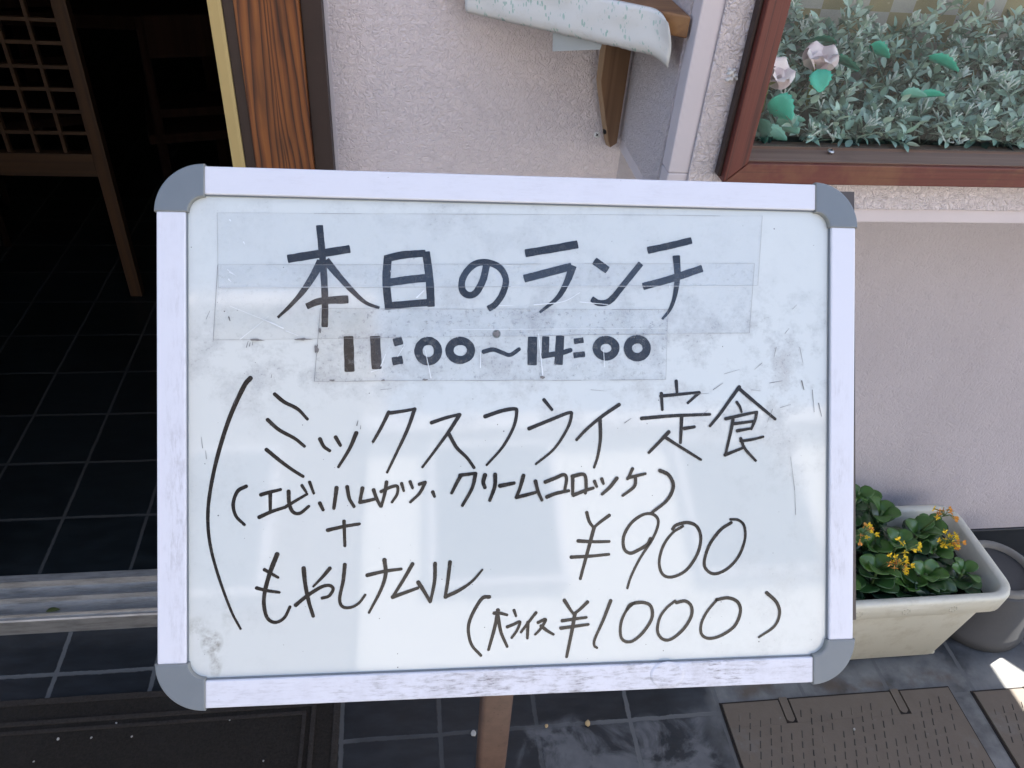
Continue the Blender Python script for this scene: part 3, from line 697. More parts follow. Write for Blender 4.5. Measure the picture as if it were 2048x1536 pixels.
def ribbon(mb, st, z):
    w0, w1 = st[0], st[1]; P = [Vector((st[i], st[i + 1])) for i in range(2, len(st), 2)]
    pts = []
    if len(P) == 2: pts = [P[0].lerp(P[1], k / 6) for k in range(7)]
    else:
        Q = [P[0] * 2 - P[1]] + P + [P[-1] * 2 - P[-2]]
        for i in range(1, len(Q) - 2):
            a, b, c_, d = Q[i - 1], Q[i], Q[i + 1], Q[i + 2]
            for k in range(7):
                t = k / 7; pts.append(.5 * ((2 * b) + (c_ - a) * t + (2 * a - 5 * b + 4 * c_ - d) * t * t + (3 * b - a - 3 * c_ + d) * t ** 3))
        pts.append(P[-1])
    L = [0]
    for a, b in zip(pts, pts[1:]): L.append(L[-1] + (b - a).length)
    tot = L[-1] or 1; Lft, Rgt = [], []; ph = rng.uniform(0, 50)
    for i, p_ in enumerate(pts):
        d = (pts[min(i + 1, len(pts) - 1)] - pts[max(i - 1, 0)]).normalized(); nrm = Vector((-d.y, d.x)); s_ = L[i] / tot
        hw = (w0 + (w1 - w0) * s_) / 2 * (1.06 if max(w0, w1) > 4.5 else 1.16 - .26 * s_) * (1 + .07 * mnoise.noise(Vector((ph, L[i] * .12, 0))) + .05 * mnoise.noise(Vector((ph, L[i] * .5, 3))))
        Lft.append(p_ + nrm * hw); Rgt.append(p_ - nrm * hw)
    big = max(w0, w1) > 4.5
    def capend(c_, d, hw):          # felt tip ends: square-ish for the broad marker, round for the fine one
        o = []
        for k in range(1, 6):
            t = math.pi * k / 6
            o.append(c_ + Vector((-d.y, d.x)) * math.cos(t) * hw + d * (math.sin(t) ** (1.0 if not big else .5)) * hw * (.9 if not big else .16))
        return o
    d1 = (pts[-1] - pts[-2]).normalized(); d0 = (pts[0] - pts[1]).normalized()
    n = len(pts); vs = [(p_.x / 1000, p_.y / 1000, z) for p_ in Lft + Rgt]
    mb.add(vs, [(i, n + i, n + i + 1, i + 1) for i in range(n - 1)])
    e = [Lft[-1]] + capend(pts[-1], d1, (Lft[-1] - Rgt[-1]).length / 2) + [Rgt[-1]]
    mb.add([(p_.x / 1000, p_.y / 1000, z) for p_ in e], [tuple(range(len(e)))[::-1]])
    e = [Rgt[0]] + capend(pts[0], d0, (Lft[0] - Rgt[0]).length / 2) + [Lft[0]]
    mb.add([(p_.x / 1000, p_.y / 1000, z) for p_ in e], [tuple(range(len(e)))[::-1]])
LINE_LABEL = {"title": "broad black heading, today's lunch in Japanese", "hours": "broad black opening hours, 11:00 to 14:00", "dish": "black line naming the mixed fry set meal, with a tall bracket",
              "filling": "small black bracketed line of fried fillings", "sprouts": "black plus sign and bean sprout namul line", "price": "black price, 900 yen", "large_rice": "black bracketed large rice price, 1000 yen"}
for key, sts in STROKES.items():
    mb = MB()
    for i, st in enumerate(sts): ribbon(mb, st, .00020 + i * .000012)
    tag(mb.build("lettering", M_ink, panel), LINE_LABEL[key])
mb = MB()     # small stray marks
for x, y, w_, dx, dy in ((-230, 297, .5, 1.5, 5), (-227.5, 298, .6, .6, 3), (-225, 299, .4, .3, 3), (-140, 232, .8, 1, 4), (-137, 229, .5, .3, 3), (-210, 272, .4, .6, 3), (252, 270, 1.0, 2.2, -8), (268, 250, .6, 3, -12), (-284 + 40, 322, 1.1, 1, -3),
                         (-265, 214, .4, -1, 9), (-262, 205, .4, -.6, 7), (170, 262, .5, 9, 6), (90, 233, .5, 6, 4), (225, 245, .4, -5, -12), (247, 150, .35, -1, 22), (246, 172, .35, -4, 30), (222, 268, .45, 12, 2), (205, 262, .3, 9, -1), (228, 300, .4, -2, -9), (236, 312, .35, 4, 5), (215, 286, .35, -7, -6), (250, 300, .4, 3, -14), (262, 262, .5, 2, -20), (232, 246, .35, 10, 3), (180, 276, .3, 14, 4), (160, 240, .3, 5, 4), (-240, 250, .3, 3, 8), (-120, 262, .3, 9, 1), (60, 262, .3, 12, -1), (243, 334, .35, 4, 4), (-262, 320, .3, 3, 7), (150, 258, .35, 16, 1)):
    ribbon(mb, [w_, w_ * .7, x, y, x + dx, y + dy], .0006)
tag(mb.build("stray_marks", plain("faded_ink", (.12, .12, .125), .6, var=.4), panel), "faint stray pen marks")

# ---- clear tape
def tape_mat(name, haze, speck):
    g = N(name); g.n.remove(g.p)
    tr = g.n.new("ShaderNodeBsdfTransparent"); gl = g.n.new("ShaderNodeBsdfGlossy"); gl.inputs['Roughness'].default_value = .07; df = g.n.new("ShaderNodeBsdfDiffuse")
    n = g.ramp(g.noise(40, 8, .75), (.45, 0.0), (.8, 1.0)); n2 = g.ramp(g.noise(230, 4, .7), (.56, 0.0), (.72, 1.0))
    k = g.math('ADD', g.math('MULTIPLY', n, haze), g.math('MULTIPLY', n2, speck), clamp=True)
    df.inputs[0].default_value = (.26, .27, .27, 1); tr.inputs[0].default_value = (1, 1, 1, 1)
    b = g.bump(g.noise(18, 3), .06, .002); g.link(b, gl.inputs['Normal'])
    m1 = g.n.new("ShaderNodeMixShader"); m2 = g.n.new("ShaderNodeMixShader")
    g.link(k, m1.inputs[0]); g.link(tr.outputs[0], m1.inputs[1]); g.link(df.outputs[0], m1.inputs[2])
    g.link(g.fresnel(1.5), m2.inputs[0]); g.link(m1.outputs[0], m2.inputs[1]); g.link(gl.outputs[0], m2.inputs[2]); g.link(m2.outputs[0], g.out.inputs[0])
    return g.mat
M_grime = plain("tape_edge_grime", (.20, .205, .21), .7, var=.5, scale=120)
M_crease = plain("tape_crease", (.62, .66, .68), .3, var=.06)
def tape(q, z, mat, ew, creases=(), label=None):
    mb = MB(); q = [Vector((a / 1000, b / 1000)) for a, b in q]; n = 12
    top = [q[0].lerp(q[1], k / n) for k in range(n + 1)]; bot = [q[3].lerp(q[2], k / n) for k in range(n + 1)]
    for k in range(1, n):
        top[k].y += rng.uniform(-.0003, .0003); bot[k].y += rng.uniform(-.0003, .0003)
    mb.add([(p.x, p.y, z) for p in top + bot], [(k, n + 1 + k, n + 2 + k, k + 1) for k in range(n)])
    per = top + bot[::-1]
    for a, b in zip(per, per[1:] + per[:1]):
        d = (b - a).normalized(); nr = Vector((-d.y, d.x)) * ew * rng.uniform(.25, 1.1)
        mb.add([(p.x, p.y, z + .00004) for p in (a - nr * .5, b - nr * .5, b + nr * .5, a + nr * .5)], [(0, 1, 2, 3)], 1)
    for c_ in creases:
        sub = MB(); c_ = [c_[0] * .55, c_[1] * .45] + list(c_[2:]); ribbon(sub, c_, z + .00008); mb.add(sub.v, sub.f, 2)
    o = mb.build("clear_tape", [mat, M_grime, M_crease], panel); tag(o, label); return o
tape([(-253.0, 407.5), (214.5, 416.4), (210.6, 354.6), (-252.3, 345.9)], .00075, tape_mat("clear_tape_clean", .02, .04), .00032,
     [(.6, .4, -250, 346.3, -100, 349), (.4, .4, -10, 350.4, 205, 354), (1.6, .4, -243, 402, -242, 400.6), (1.4, .5, -232, 384, -231, 382), (1.5, .5, 130, 352, 130.5, 355), (.9, .3, -112, 362, -112, 361), (1.1, .3, -245, 361, -238, 356), (2.2, .8, -243, 359, -240, 357), (2, .8, -244, 353, -242, 351)], "clear tape strip over the top of the heading")
tape([(-252.6, 364.8), (207.3, 374.1), (202.9, 312.4), (-256.3, 303.0)], .00095, tape_mat("clear_tape_worn", .06, .12), .00038,
     [(.4, .7, -243, 331, -218, 321, -205, 316), (.7, 2.2, -218, 321, -200, 313), (.6, .5, -198, 311, -188, 307), (.7, .5, -235, 303.5, -220, 316, -212, 323), (1.4, 1.0, 10, 335, 35, 338, 50, 346), (2, 1.6, -90, 340, -84, 346), (1.2, .8, 50, 338, 75, 336), (1.0, .7, -20, 334, -8, 334)], "worn clear tape strip over the lower half of the heading")
tape([(-169.9, 329.9), (128.4, 332.4), (126.8, 271.0), (-174.9, 268.9)], .00115, tape_mat("clear_tape_dirty", .15, .38), .00045,
     [(1.3, .9, -120, 282, -116, 292), (1.2, .8, -78, 272, -83, 296), (1.3, 1.1, -36, 281, -36, 294), (1.6, 1.6, 18, 272, 14, 310), (1.0, .8, 72, 282, 71, 297), (.5, .4, -60, 313, 126, 316), (.8, .6, -106, 290, -100, 300), (.9, .6, -128, 277, -122, 279)], "dirty clear tape strip over the opening hours")
mb = MB()
for x, y, rx, ry in ((-222, 303.2, 8, 1.2), (-185, 304, 9, 1.4), (-170, 312, 1.5, 3), (-173, 296, 2, 5), (17, 272.6, 3, 1.6), (-83, 270.5, 3, 1.2), (-118, 270, 2, 1), (-160, 270, 3, 1.2), (-22.2, 309.8, 3.2, 3.4)):
    pts = []
    for k in range(14):
        t = 2 * math.pi * k / 14; q = rng.uniform(.45, 1.05); pts.append(((x + math.cos(t) * rx * q) / 1000, (y + math.sin(t) * ry * q) / 1000, .00135))
    mb.add(pts, [tuple(range(14))])
tag(mb.build("dirt_spots", plain("tape_dirt", (.14, .135, .135), .8, var=.6, scale=300), panel), "dark dirt caught along the tape edges")

# ---- stand behind the board
g = N("rusty_brown_paint"); n = g.noise(30, 6, .7); sp = specks(g, 170, .32, .62)
c = g.mix(g.ramp(n, (.4, 0.0), (.65, 1.0)), (.092, .052, .036), (.062, .034, .024)); c = g.mix(g.math('MULTIPLY', sp, .65), c, (.05, .024, .018))
c = g.mix(g.ramp(g.noise(8, 4), (.6, 0.0), (.75, .5)), c, (.19, .13, .11))
M_rust = g.set(c, .55, normal=g.bump(n, .15, .001))
M_bar = plain("dark_steel_bar", (.050, .040, .036), .5, var=.3, scale=60)
stand = empty("sign_stand", (.09, .50, 0)); tag(stand, "rusty brown steel post stand holding the tilted whiteboard", "stand")
PX0, PX1 = (.083, .50), (.083, .50)
def rr(cx, cy, w_, d_, r_, z, n=5):
    out = []
    for (sx, sy, a) in ((1, 1, 0), (-1, 1, 90), (-1, -1, 180), (1, -1, 270)):
        for k in range(n + 1):
            t = R(a + 90 * k / n); out.append((cx + sx * (w_ / 2 - r_) + r_ * math.cos(t), cy + sy * (d_ / 2 - r_) + r_ * math.sin(t), z))
    return out
part(MB().loft([rr(.1035, .49, .037, .028, .006, .0125), rr(.0975, .50, .037, .028, .006, 1.0)], 0, True, True, True), "post", M_rust, stand)
part(MB().loft([rr(.10, .49, .44, .34, .03, 0), rr(.10, .49, .44, .34, .03, .008), rr(.10, .49, .43, .33, .03, .012)], 0, False, True, True), "base_plate", M_rust, stand)
def bpart(mb, name, mat):
    o = mb.build(name, mat, stand); o.data.transform(Matrix.Translation(-stand.location) @ BM); return o
bpart(MB().prism([(.282, .048), (.3150, .048), (.3108, .4445), (.282, .4445)], -.036, -.0172), "support_bar", M_bar)
bpart(MB().box(-.292, -.270, .0480, .4300, -.036, -.0172), "support_bar", M_bar)
bpart(MB().box(-.2698, .2818, .20, .235, -.032, -.0172), "cross_bar", M_bar)
bpart(MB().box(-.2698, .2818, .33, .36, -.032, -.0172), "cross_bar", M_bar)

# ================================================================== CORNER SHELF
M_sh = wood("shelf_pine", (.17, .075, .030), (.30, .155, .062), 'X', 1, .5, .2, 60)
M_br = wood("bracket_pine", (.15, .082, .042), (.25, .150, .082), 'Z', 1, .55, .2, 55)
M_brl = wood("bracket_edge_pine", (.24, .15, .085), (.34, .225, .13), 'Z', 1, .55, .2, 55)
shelf = empty("corner_shelf", (.352, 1.238, 1.394)); tag(shelf, "small triangular wooden corner shelf on a bracket, under the floral sheet", "shelf")
A, B, Cn = Vector((.3535, 1.004)), Vector((.045, 1.2385)), Vector((.3535, 1.2385))
part(MB().prism([A, Cn, B], 1.368, 1.394), "shelf_board", M_sh, shelf, .002)
a = R(66); bd = Vector((-math.sin(a), -math.cos(a), 0)); bt = Vector((-bd.y, bd.x, 0)); bo = Vector((.3455, 1.2300, 0))
prof = [(0, 1.145), (.012, 1.140), (.017, 1.150), (.044, 1.232), (.049, 1.250), (.050, 1.3675), (0, 1.3675)]
Bm = Matrix(((bd.x, 0, bt.x, bo.x), (bd.y, 0, bt.y, bo.y), (0, 1, 0, 0), (0, 0, 0, 1)))
br = part(MB().prism(prof, -.0055, .0055, 0, Bm), "bracket", M_br, shelf, .001)
edge = MB(); pe = [(.0125, 1.1405), (.0177, 1.1505), (.0447, 1.2323), (.0497, 1.2502), (.0507, 1.367)]
for (r0, z0), (r1, z1) in zip(pe, pe[1:]):
    q = [bo + bd * r_ + bt * s_ + Vector((0, 0, z)) for r_, z in ((r0, z0), (r1, z1)) for s_ in (-.0062, .0062)]
    q2 = [v + bd * .0012 for v in q]
    edge.add(q + q2, [(4, 5, 7, 6), (0, 2, 3, 1), (0, 4, 6, 2), (1, 3, 7, 5), (0, 1, 5, 4), (2, 6, 7, 3)])
part(edge, "bracket_edge", M_brl, br)
hp = bo + bd * .0245 + Vector((0, 0, 1.168))
hole = MB(); hole.loft([[hp + bt * math.cos(t) * .0042 + Vector((0, 0, math.sin(t) * .006)) + bd * q for t in (2 * math.pi * k / 14 for k in range(14))] for q in (-.001, .0007)], 0, False, True, True)
part(hole, "screw_hole", M_dark, br)
M_wscrew = plain("white_screw", (.62, .61, .58), .4, var=.05)
sd = (Vector((-.25, -.9, .25))).normalized(); sp_ = wp = hp + bd * .012 + Vector((-.003, -.004, -.004))
s_ob = screw(sp_, sd, .0050, shelf, .022); s_ob.data.materials[0] = M_wscrew
# paper scrap under the shelf
M_scrap = plain("grey_paper", (.40, .43, .44), .6, var=.06)
h0 = A.lerp(B, .50); h1 = A.lerp(B, .30)
scr = MB(); q = [Vector((h0.x, h0.y, 1.352)), Vector((h1.x, h1.y, 1.352)), Vector((h1.x - .002, h1.y + .004, 1.329)), Vector((h0.x + .004, h0.y + .004, 1.311))]
off = Vector((.006, .008, 0)); scr.add([v + off for v in q] + [v + off * 1.15 for v in q], [(0, 1, 2, 3), (7, 6, 5, 4), (0, 4, 5, 1), (1, 5, 6, 2), (2, 6, 7, 3), (3, 7, 4, 0)])
tag(part(scr, "paper_scrap", M_scrap, shelf), "grey paper scrap hanging under the shelf edge")

# floral vinyl sheet folded over the front edge
g = N("floral_vinyl"); X, Y, Z = g.sep()
along = g.math('ADD', g.math('MULTIPLY', X, .796), g.math('MULTIPLY', Y, -.605))
cv = g.n.new("ShaderNodeCombineXYZ"); g.link(along, cv.inputs[0]); g.link(g.math('SUBTRACT', Z, g.math('MULTIPLY', Y, .8)), cv.inputs[1]); uv = cv.outputs[0]
def sprigs(rot, sc_, loc):
    m1 = g.mapping((sc_, sc_ * .42, 1), (0, 0, R(rot)), loc, uv); v = g.voro(1.0, 'F1', m1, .9)
    return g.math('LESS_THAN', v, .27)
clump = g.ramp(g.noise(48, 2, .5, uv), (.50, 0.0), (.55, 1.0))
leafs = g.math('MAXIMUM', g.math('MAXIMUM', sprigs(35, 190, (0, 0, 0)), sprigs(-40, 210, (3, 1, 0))), sprigs(85, 200, (7, 5, 0)))
fl = g.math('MULTIPLY', g.math('MULTIPLY', leafs, clump), g.math('ADD', .25, g.noise(30, 2, .5, uv)))
c = g.mix(g.math('MULTIPLY', fl, .95), (.66, .665, .65), (.24, .43, .37))
c = g.mix(g.math('MULTIPLY', g.ramp(g.noise(60, 6, .7), (.55, 0.0), (.75, 1.0)), .4), c, (.45, .42, .33))
M_vinyl = g.set(c, .45, normal=g.bump(g.noise(35, 3), .25, .002), spec=.4)
M_back = plain("vinyl_back", (.70, .68, .62), .6)
fs = empty("floral_sheet", (.20, 1.10, 1.34)); tag(fs, "white vinyl sheet with pale green sprigs folded over the corner shelf edge", "vinyl sheet")
nx, nz = 60, 14; grid = []; hyp = (B - A); hl = hyp.length; hd = hyp.normalized(); hn = Vector((hd.y, -hd.x));
if hn.y > 0: hn = -hn
for i in range(nx + 1):
    s_ = .045 + .80 * i / nx; rowp = []
    for j in range(nz + 1):
        t = j / nz
        # from the top surface over the front edge and down
        drop = t * .058; ztop = 1.3955
        curl = max(0, (.15 - s_) / .105)                     # the free right end
        if t < .12: off_, z = -.004 + .006 * (t / .12), ztop - .0005
        else:
            q_ = (t - .12) / .88; off_ = .0025 + .0015 * math.sin(q_ * 3); z = ztop - q_ * .056
            if q_ > .86: off_ -= (q_ - .86) * .035
        z -= curl ** 2 * .010 * (1 - t) ; off_ += curl ** 2 * .010 * (1 - t) + .0022 * mnoise.noise(Vector((s_ * 11, t * 3, 0))) * min(1, t * 4) + .0008
        z -= curl ** 3 * .012 * t * t
        if t > .95: z += .0012 * mnoise.noise(Vector((s_ * 40, 5, 0)))
        s2 = s_ + curl ** 2 * .018 * math.sin(t * math.pi) * -1 + curl ** 2 * .03 * (1 - t)
        p_ = A + hyp * s2 + hn * max(off_, -.004); rowp.append(Vector((p_.x, p_.y, z)))
    grid.append(rowp)
mb = MB(); flat = [v for r_ in grid for v in r_]; hn3 = Vector((hn.x, hn.y, .3)) * -.0007
mb.add(flat, [(i * (nz + 1) + j, (i + 1) * (nz + 1) + j, (i + 1) * (nz + 1) + j + 1, i * (nz + 1) + j + 1) for i in range(nx) for j in range(nz)], 0, True)
part(mb, "sheet", M_vinyl, fs)
so = fs.children[0].modifiers.new("thickness", 'SOLIDIFY'); so.thickness = .0006; so.offset = -1

# ================================================================== WINDOW DISPLAY
def leaf_pts(L, W, fold, droop, n=5, tip=1.0):
    """outline rows of a leaf along +x: list of (left, mid, right)"""
    rows = []
    for k in range(n + 1):
        t = k / n; w_ = W * .5 * (math.sin(math.pi * min(1, t ** .8)) ** .8 if 0 < t < 1 else 0)
        z = -droop * L * t * t
        rows.append(((L * t, w_, z + fold * w_), (L * t, 0, z), (L * t, -w_, z + fold * w_)))
    return rows
def add_leaf(mb, M, L, W, fold=.4, droop=.2, mi=0, n=4):
    rows = leaf_pts(L, W, fold, droop, n); vs = []; 
    for r_ in rows: vs += [M @ Vector(p) for p in r_]
    fs_ = []
    for k in range(n):
        b = k * 3; fs_ += [(b, b + 1, b + 4, b + 3), (b + 1, b + 2, b + 5, b + 4)]
    mb.add(vs, fs_, mi, True)
def rotm(d, roll=0.0):
    d = Vector(d).normalized(); q = d.to_track_quat('X', 'Z').to_matrix().to_4x4()
    return q @ Matrix.Rotation(roll, 4, 'X')
def leaf_mat(name, c0, c1, rough=.5, spec=.4, trans=0.0, scale=30):
    g = N(name); n = g.noise(scale, 3); g.set(g.mix(n, c0, c1), rough, normal=g.bump(g.noise(260, 2), .15, .0006), spec=spec)
    return g.mat
M_s = [leaf_mat("silver_leaf", (.33, .47, .41), (.48, .61, .54), .6), leaf_mat("half_shaded_leaf_green", (.15, .27, .22), (.25, .39, .33), .6), leaf_mat("shaded_leaf_green", (.022, .055, .042), (.055, .11, .086), .6),  # one leaf in three tones: depth shade put into the darker copies
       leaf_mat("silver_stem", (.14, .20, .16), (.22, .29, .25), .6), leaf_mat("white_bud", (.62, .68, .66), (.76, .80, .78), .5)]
fol = MB(); r2 = random.Random(11)
def ftop(x, y): return 1.252 + (y - 1.02) / .24 * .098 + .012 * mnoise.noise(Vector((x * 14, y * 14, 0)))
def sprig(p, d, L, depth):
    d = Vector(d).normalized(); p = Vector(p); end = p + d * L + Vector((0, 0, -.15 * L))
    mid = p.lerp(end, .5) + Vector((0, 0, .08 * L)); pts = [p, mid, end]
    fol.tube(pts, [.0012, .001, .0006], 4, 3)
    n = max(3, int(L / .011)); mi = 0 if depth > .80 else (1 if depth > .58 else 2)  # deeper sprigs take the shaded leaf copies
    for k in range(n):
        t = (k + .8) / n; q = p.lerp(mid, t * 2) if t < .5 else mid.lerp(end, t * 2 - 1)
        ax = d.orthogonal().normalized(); ax.rotate(Matrix.Rotation(k * 1.57 + r2.uniform(-.4, .4), 3, d))
        for sg in (-1, 1):
            ld = (ax * sg + d * r2.uniform(.3, .9) + Vector((0, 0, .12))).normalized(); sz = r2.uniform(.75, 1.25) * (.8 if t > .9 else 1)
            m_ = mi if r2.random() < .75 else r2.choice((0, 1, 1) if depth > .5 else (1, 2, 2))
            add_leaf(fol, Matrix.Translation(q) @ rotm(ld, r2.uniform(-.6, .6)), .0205 * sz, .0088 * sz, r2.uniform(.1, .5), r2.uniform(-.1, .3), m_)
    add_leaf(fol, Matrix.Translation(end) @ rotm(d, r2.uniform(-1, 1)), .020, .0105, .3, .1, mi)
def buds(p, d):
    d = Vector(d).normalized(); p = Vector(p)
    for k in range(r2.randint(5, 8)):
        ld = (d + Vector((r2.uniform(-1, 1), r2.uniform(-1, 1), r2.uniform(-.5, .6))) * .8).normalized(); L = r2.uniform(.008, .017); b = p + d * r2.uniform(-.006, .006)
        fol.tube([b, b + ld * L * .6, b + ld * L], [.0006, .0007, .0012], 5, 4); fol.tube([b + ld * L, b + ld * (L + .002)], [.0014, .0006], 5, 4)
for i in range(1000):
    x = r2.uniform(.465, 1.42); y = 1.022 + .27 * r2.random(); zt = ftop(x, y); dep = r2.random() ** .6
    if x < .56 and y < 1.09 and r2.random() < .45: continue
    z = 1.222 + (zt - 1.222) * dep - .012
    d = Vector((r2.uniform(-1, 1), r2.uniform(-1.1, .5), r2.uniform(.15, 1.0)))
    L = r2.uniform(.022, .042); 
    e_ = Vector((x, y, z)) + d.normalized() * L
    if e_.y < 1.022: d.y = abs(d.y) * .3
    if e_.x < .475: d.x = abs(d.x)
    sprig((x, y, max(1.215, z)), d, L, dep)
    if r2.random() < .30 and dep > .45: buds(Vector((x, y, max(1.215, z))) + d.normalized() * L * .9, d + Vector((0, -.3, .4)))
for i in range(26):     # front row resting on the sill edge
    x = .56 + i * .033 + r2.uniform(-.012, .012); sprig((x, 1.03, 1.232 + r2.uniform(0, .012)), (r2.uniform(-1, 1), -.12, r2.uniform(.0, .5)), r2.uniform(.02, .035), .9)
    if r2.random() < .5: buds((x + .01, 1.022, 1.238), (r2.uniform(-.6, .6), -.2, .5))
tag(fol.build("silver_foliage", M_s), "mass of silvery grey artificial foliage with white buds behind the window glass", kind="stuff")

M_teal = N("teal_leaf"); vn = M_teal.noise(1, 3, .5, M_teal.mapping((60, 60, 60)));
M_teal.set(M_teal.mix(vn, (.012, .30, .22), (.045, .50, .38)), .5, normal=M_teal.bump(vn, .3, .001)); M_teal = M_teal.mat
M_tealp = leaf_mat("pale_teal_leaf", (.12, .36, .30), (.20, .46, .40), .5); M_teald = leaf_mat("dark_teal_leaf", (.012, .10, .075), (.030, .16, .12), .5)
M_pet = leaf_mat("pink_petal", (.86, .62, .70), (.93, .88, .88), .6, .2, scale=45); M_cal = leaf_mat("calyx_green", (.22, .27, .06), (.34, .38, .12), .6)
def big_leaf(root, p, d, roll, L, W, mat, droop=.25):
    """serrated rose leaf"""
    mb = MB(); n = 12; M = Matrix.Translation(Vector(p)) @ rotm(d, roll); vs = []
    for k in range(n + 1):
        t = k / n; w_ = W * .5 * math.sin(math.pi * t ** .75) ** .75 if 0 < t < 1 else 0
        w_ *= 1.0 + (.10 if k % 2 else -.08)
        z = -droop * L * t * t
        for u in (1, .5, 0, -.5, -1): vs.append(M @ Vector((L * t + (.02 * L if k % 2 else 0) * abs(u), w_ * u, z + abs(u) * w_ * .25 + (.03 * w_ if abs(u) == .5 else 0))))
    mb.add(vs, [(5 * k + j, 5 * k + j + 1, 5 * k + j + 6, 5 * k + j + 5) for k in range(n) for j in range(4)], 0, True)
    o = part(mb, "leaf", mat, root); s_ = o.modifiers.new("thickness", 'SOLIDIFY'); s_.thickness = .0004; return o
def rose(loc, d, size, label, leaves):
    r_ = empty("artificial_rose", loc); tag(r_, label, "artificial flower")
    M = Matrix.Translation(Vector(loc)) @ rotm(d); q = MB()
    for layer, (np_, open_, L) in enumerate(((3, .22, .78), (5, .85, 1.08))):
        for k in range(np_):
            an = 2 * math.pi * k / np_ + layer * .7; rows = []
            for i in range(11):
                t = i / 10
                for j in range(7):
                    u = j / 3 - 1; w_ = size * .42 * math.sin(math.pi * min(1, .12 + t * .80)) ; rad = size * (.06 + open_ * .42 * t ** 1.3 + .05 * u * u)
                    xx = size * L * .62 * t - (size * .13 * max(0, t - .75) * 2 * open_) - u * u * size * .10 * t
                    pt = Vector((xx, rad, u * w_)); rows.append(M @ (Matrix.Rotation(an, 4, 'X') @ pt))
            q.add(rows, [(i * 7 + j, i * 7 + j + 1, i * 7 + j + 8, i * 7 + j + 7) for i in range(10) for j in range(6)], 0, True)
    part(q, "blossom", M_pet, r_)
    q = MB()
    for k in range(5): add_leaf(q, M @ Matrix.Rotation(k * 1.256, 4, 'X') @ Matrix.Translation((-size * .02, size * .04, 0)) @ rotm((.75, .65, 0)), size * .42, size * .14, .3, -.2)
    st = Vector(loc) - Vector(d).normalized() * size * .1
    q.tube([M @ Vector((0.05 * size, 0, 0)), M @ Vector((-.12 * size, 0, 0)), Vector(loc) + Vector((.012, .02, -.06))], [.005, .004, .0018], 6)
    part(q, "calyx", M_cal, r_)
    for a_ in leaves: big_leaf(r_, *a_)
    return r_
rose((.578, 1.085, 1.314), (-.05, -.25, 1), .050, "pale pink artificial rose standing open above the silver foliage",
     [((.566, 1.058, 1.322), (.20, -.62, -.75), .35, .030, .032, M_teal), ((.588, 1.085, 1.330), (1, -.1, -.05), -.6, .050, .026, M_teald), ((.580, 1.15, 1.330), (.9, .3, .2), -.5, .058, .034, M_teald), ((.600, 1.100, 1.327), (.96, -.2, -.12), -.7, .045, .024, M_teal)])
rose((.498, 1.052, 1.305), (.25, -.45, .8), .048, "pink artificial rose half hidden by the left window frame member",
     [((.4975, 1.030, 1.290), (.45, -.05, -.28), -1.25, .040, .036, M_teal), ((.487, 1.03, 1.262), (.3, -.1, -.5), -1.2, .034, .026, M_teald), ((.515, 1.032, 1.262), (.8, -.1, -.3), -1.2, .036, .030, M_tealp), ((.497, 1.028, 1.249), (.9, -.05, -.25), -1.3, .036, .022, M_tealp), ((.530, 1.04, 1.252), (.6, -.1, .3), -1.1, .028, .022, M_tealp), ((.488, 1.035, 1.243), (-.2, 0, .6), -1.1, .026, .022, M_teald)])
sp2 = empty("artificial_leaf_spray", (.74, 1.12, 1.30)); tag(sp2, "spray of large teal artificial leaves among the silver foliage", "artificial leaves")
for a_ in (((.760, 1.118, 1.328), (.95, -.1, -.12), -.7, .052, .027, M_teal), ((.675, 1.135, 1.336), (.8, -.2, -.2), -.9, .034, .026, M_teal), ((.705, 1.065, 1.290), (.9, -.1, .15), -1.1, .035, .020, M_tealp), ((.735, 1.07, 1.287), (.9, -.1, .25), -1.0, .036, .018, M_teal)): big_leaf(sp2, *a_)
q = MB(); q.tube([(.74, 1.12, 1.25), (.75, 1.118, 1.30), (.762, 1.118, 1.328)], .0014, 6).tube([(.74, 1.12, 1.25), (.70, 1.12, 1.30), (.677, 1.135, 1.336)], .0013, 6).tube([(.74, 1.12, 1.25), (.72, 1.09, 1.28), (.706, 1.066, 1.290)], .0013, 6); part(q, "stem", M_s[2], sp2)

g = N("checked_cloth"); X, Y, Z = g.sep()
ck = g.math('ADD', g.math('FLOOR', g.math('DIVIDE', g.math('SUBTRACT', X, .7200), .0400)), g.math('FLOOR', g.math('DIVIDE', g.math('SUBTRACT', Z, 1.298), .0430)))
odd = g.math('GREATER_THAN', g.math('ABSOLUTE', g.math('SUBTRACT', g.math('MODULO', g.math('ADD', ck, 200), 2.0), 0.0)), .5)
fb = g.noise(1, 4, .7, g.mapping((180, 60, 320))); bl = g.noise(25, 4, .6)
gold = g.mix(bl, (.22, .18, .095), (.31, .26, .15)); gry = g.mix(fb, (.30, .285, .265), (.44, .42, .40))
cc = g.mix(odd, gold, gry); cc = g.mix(g.ramp(g.noise(60, 2), (.68, 0.0), (.72, .5)), cc, (.6, .55, .42))
M_check = g.set(cc, .8, normal=g.bump(fb, .2, .001))
tag(MB().box(.42, 1.94, 1.318, 1.322, 1.207, 2.2).build("checked_panel", M_check), "gold and grey checked panel at the back of the window display", "panel")

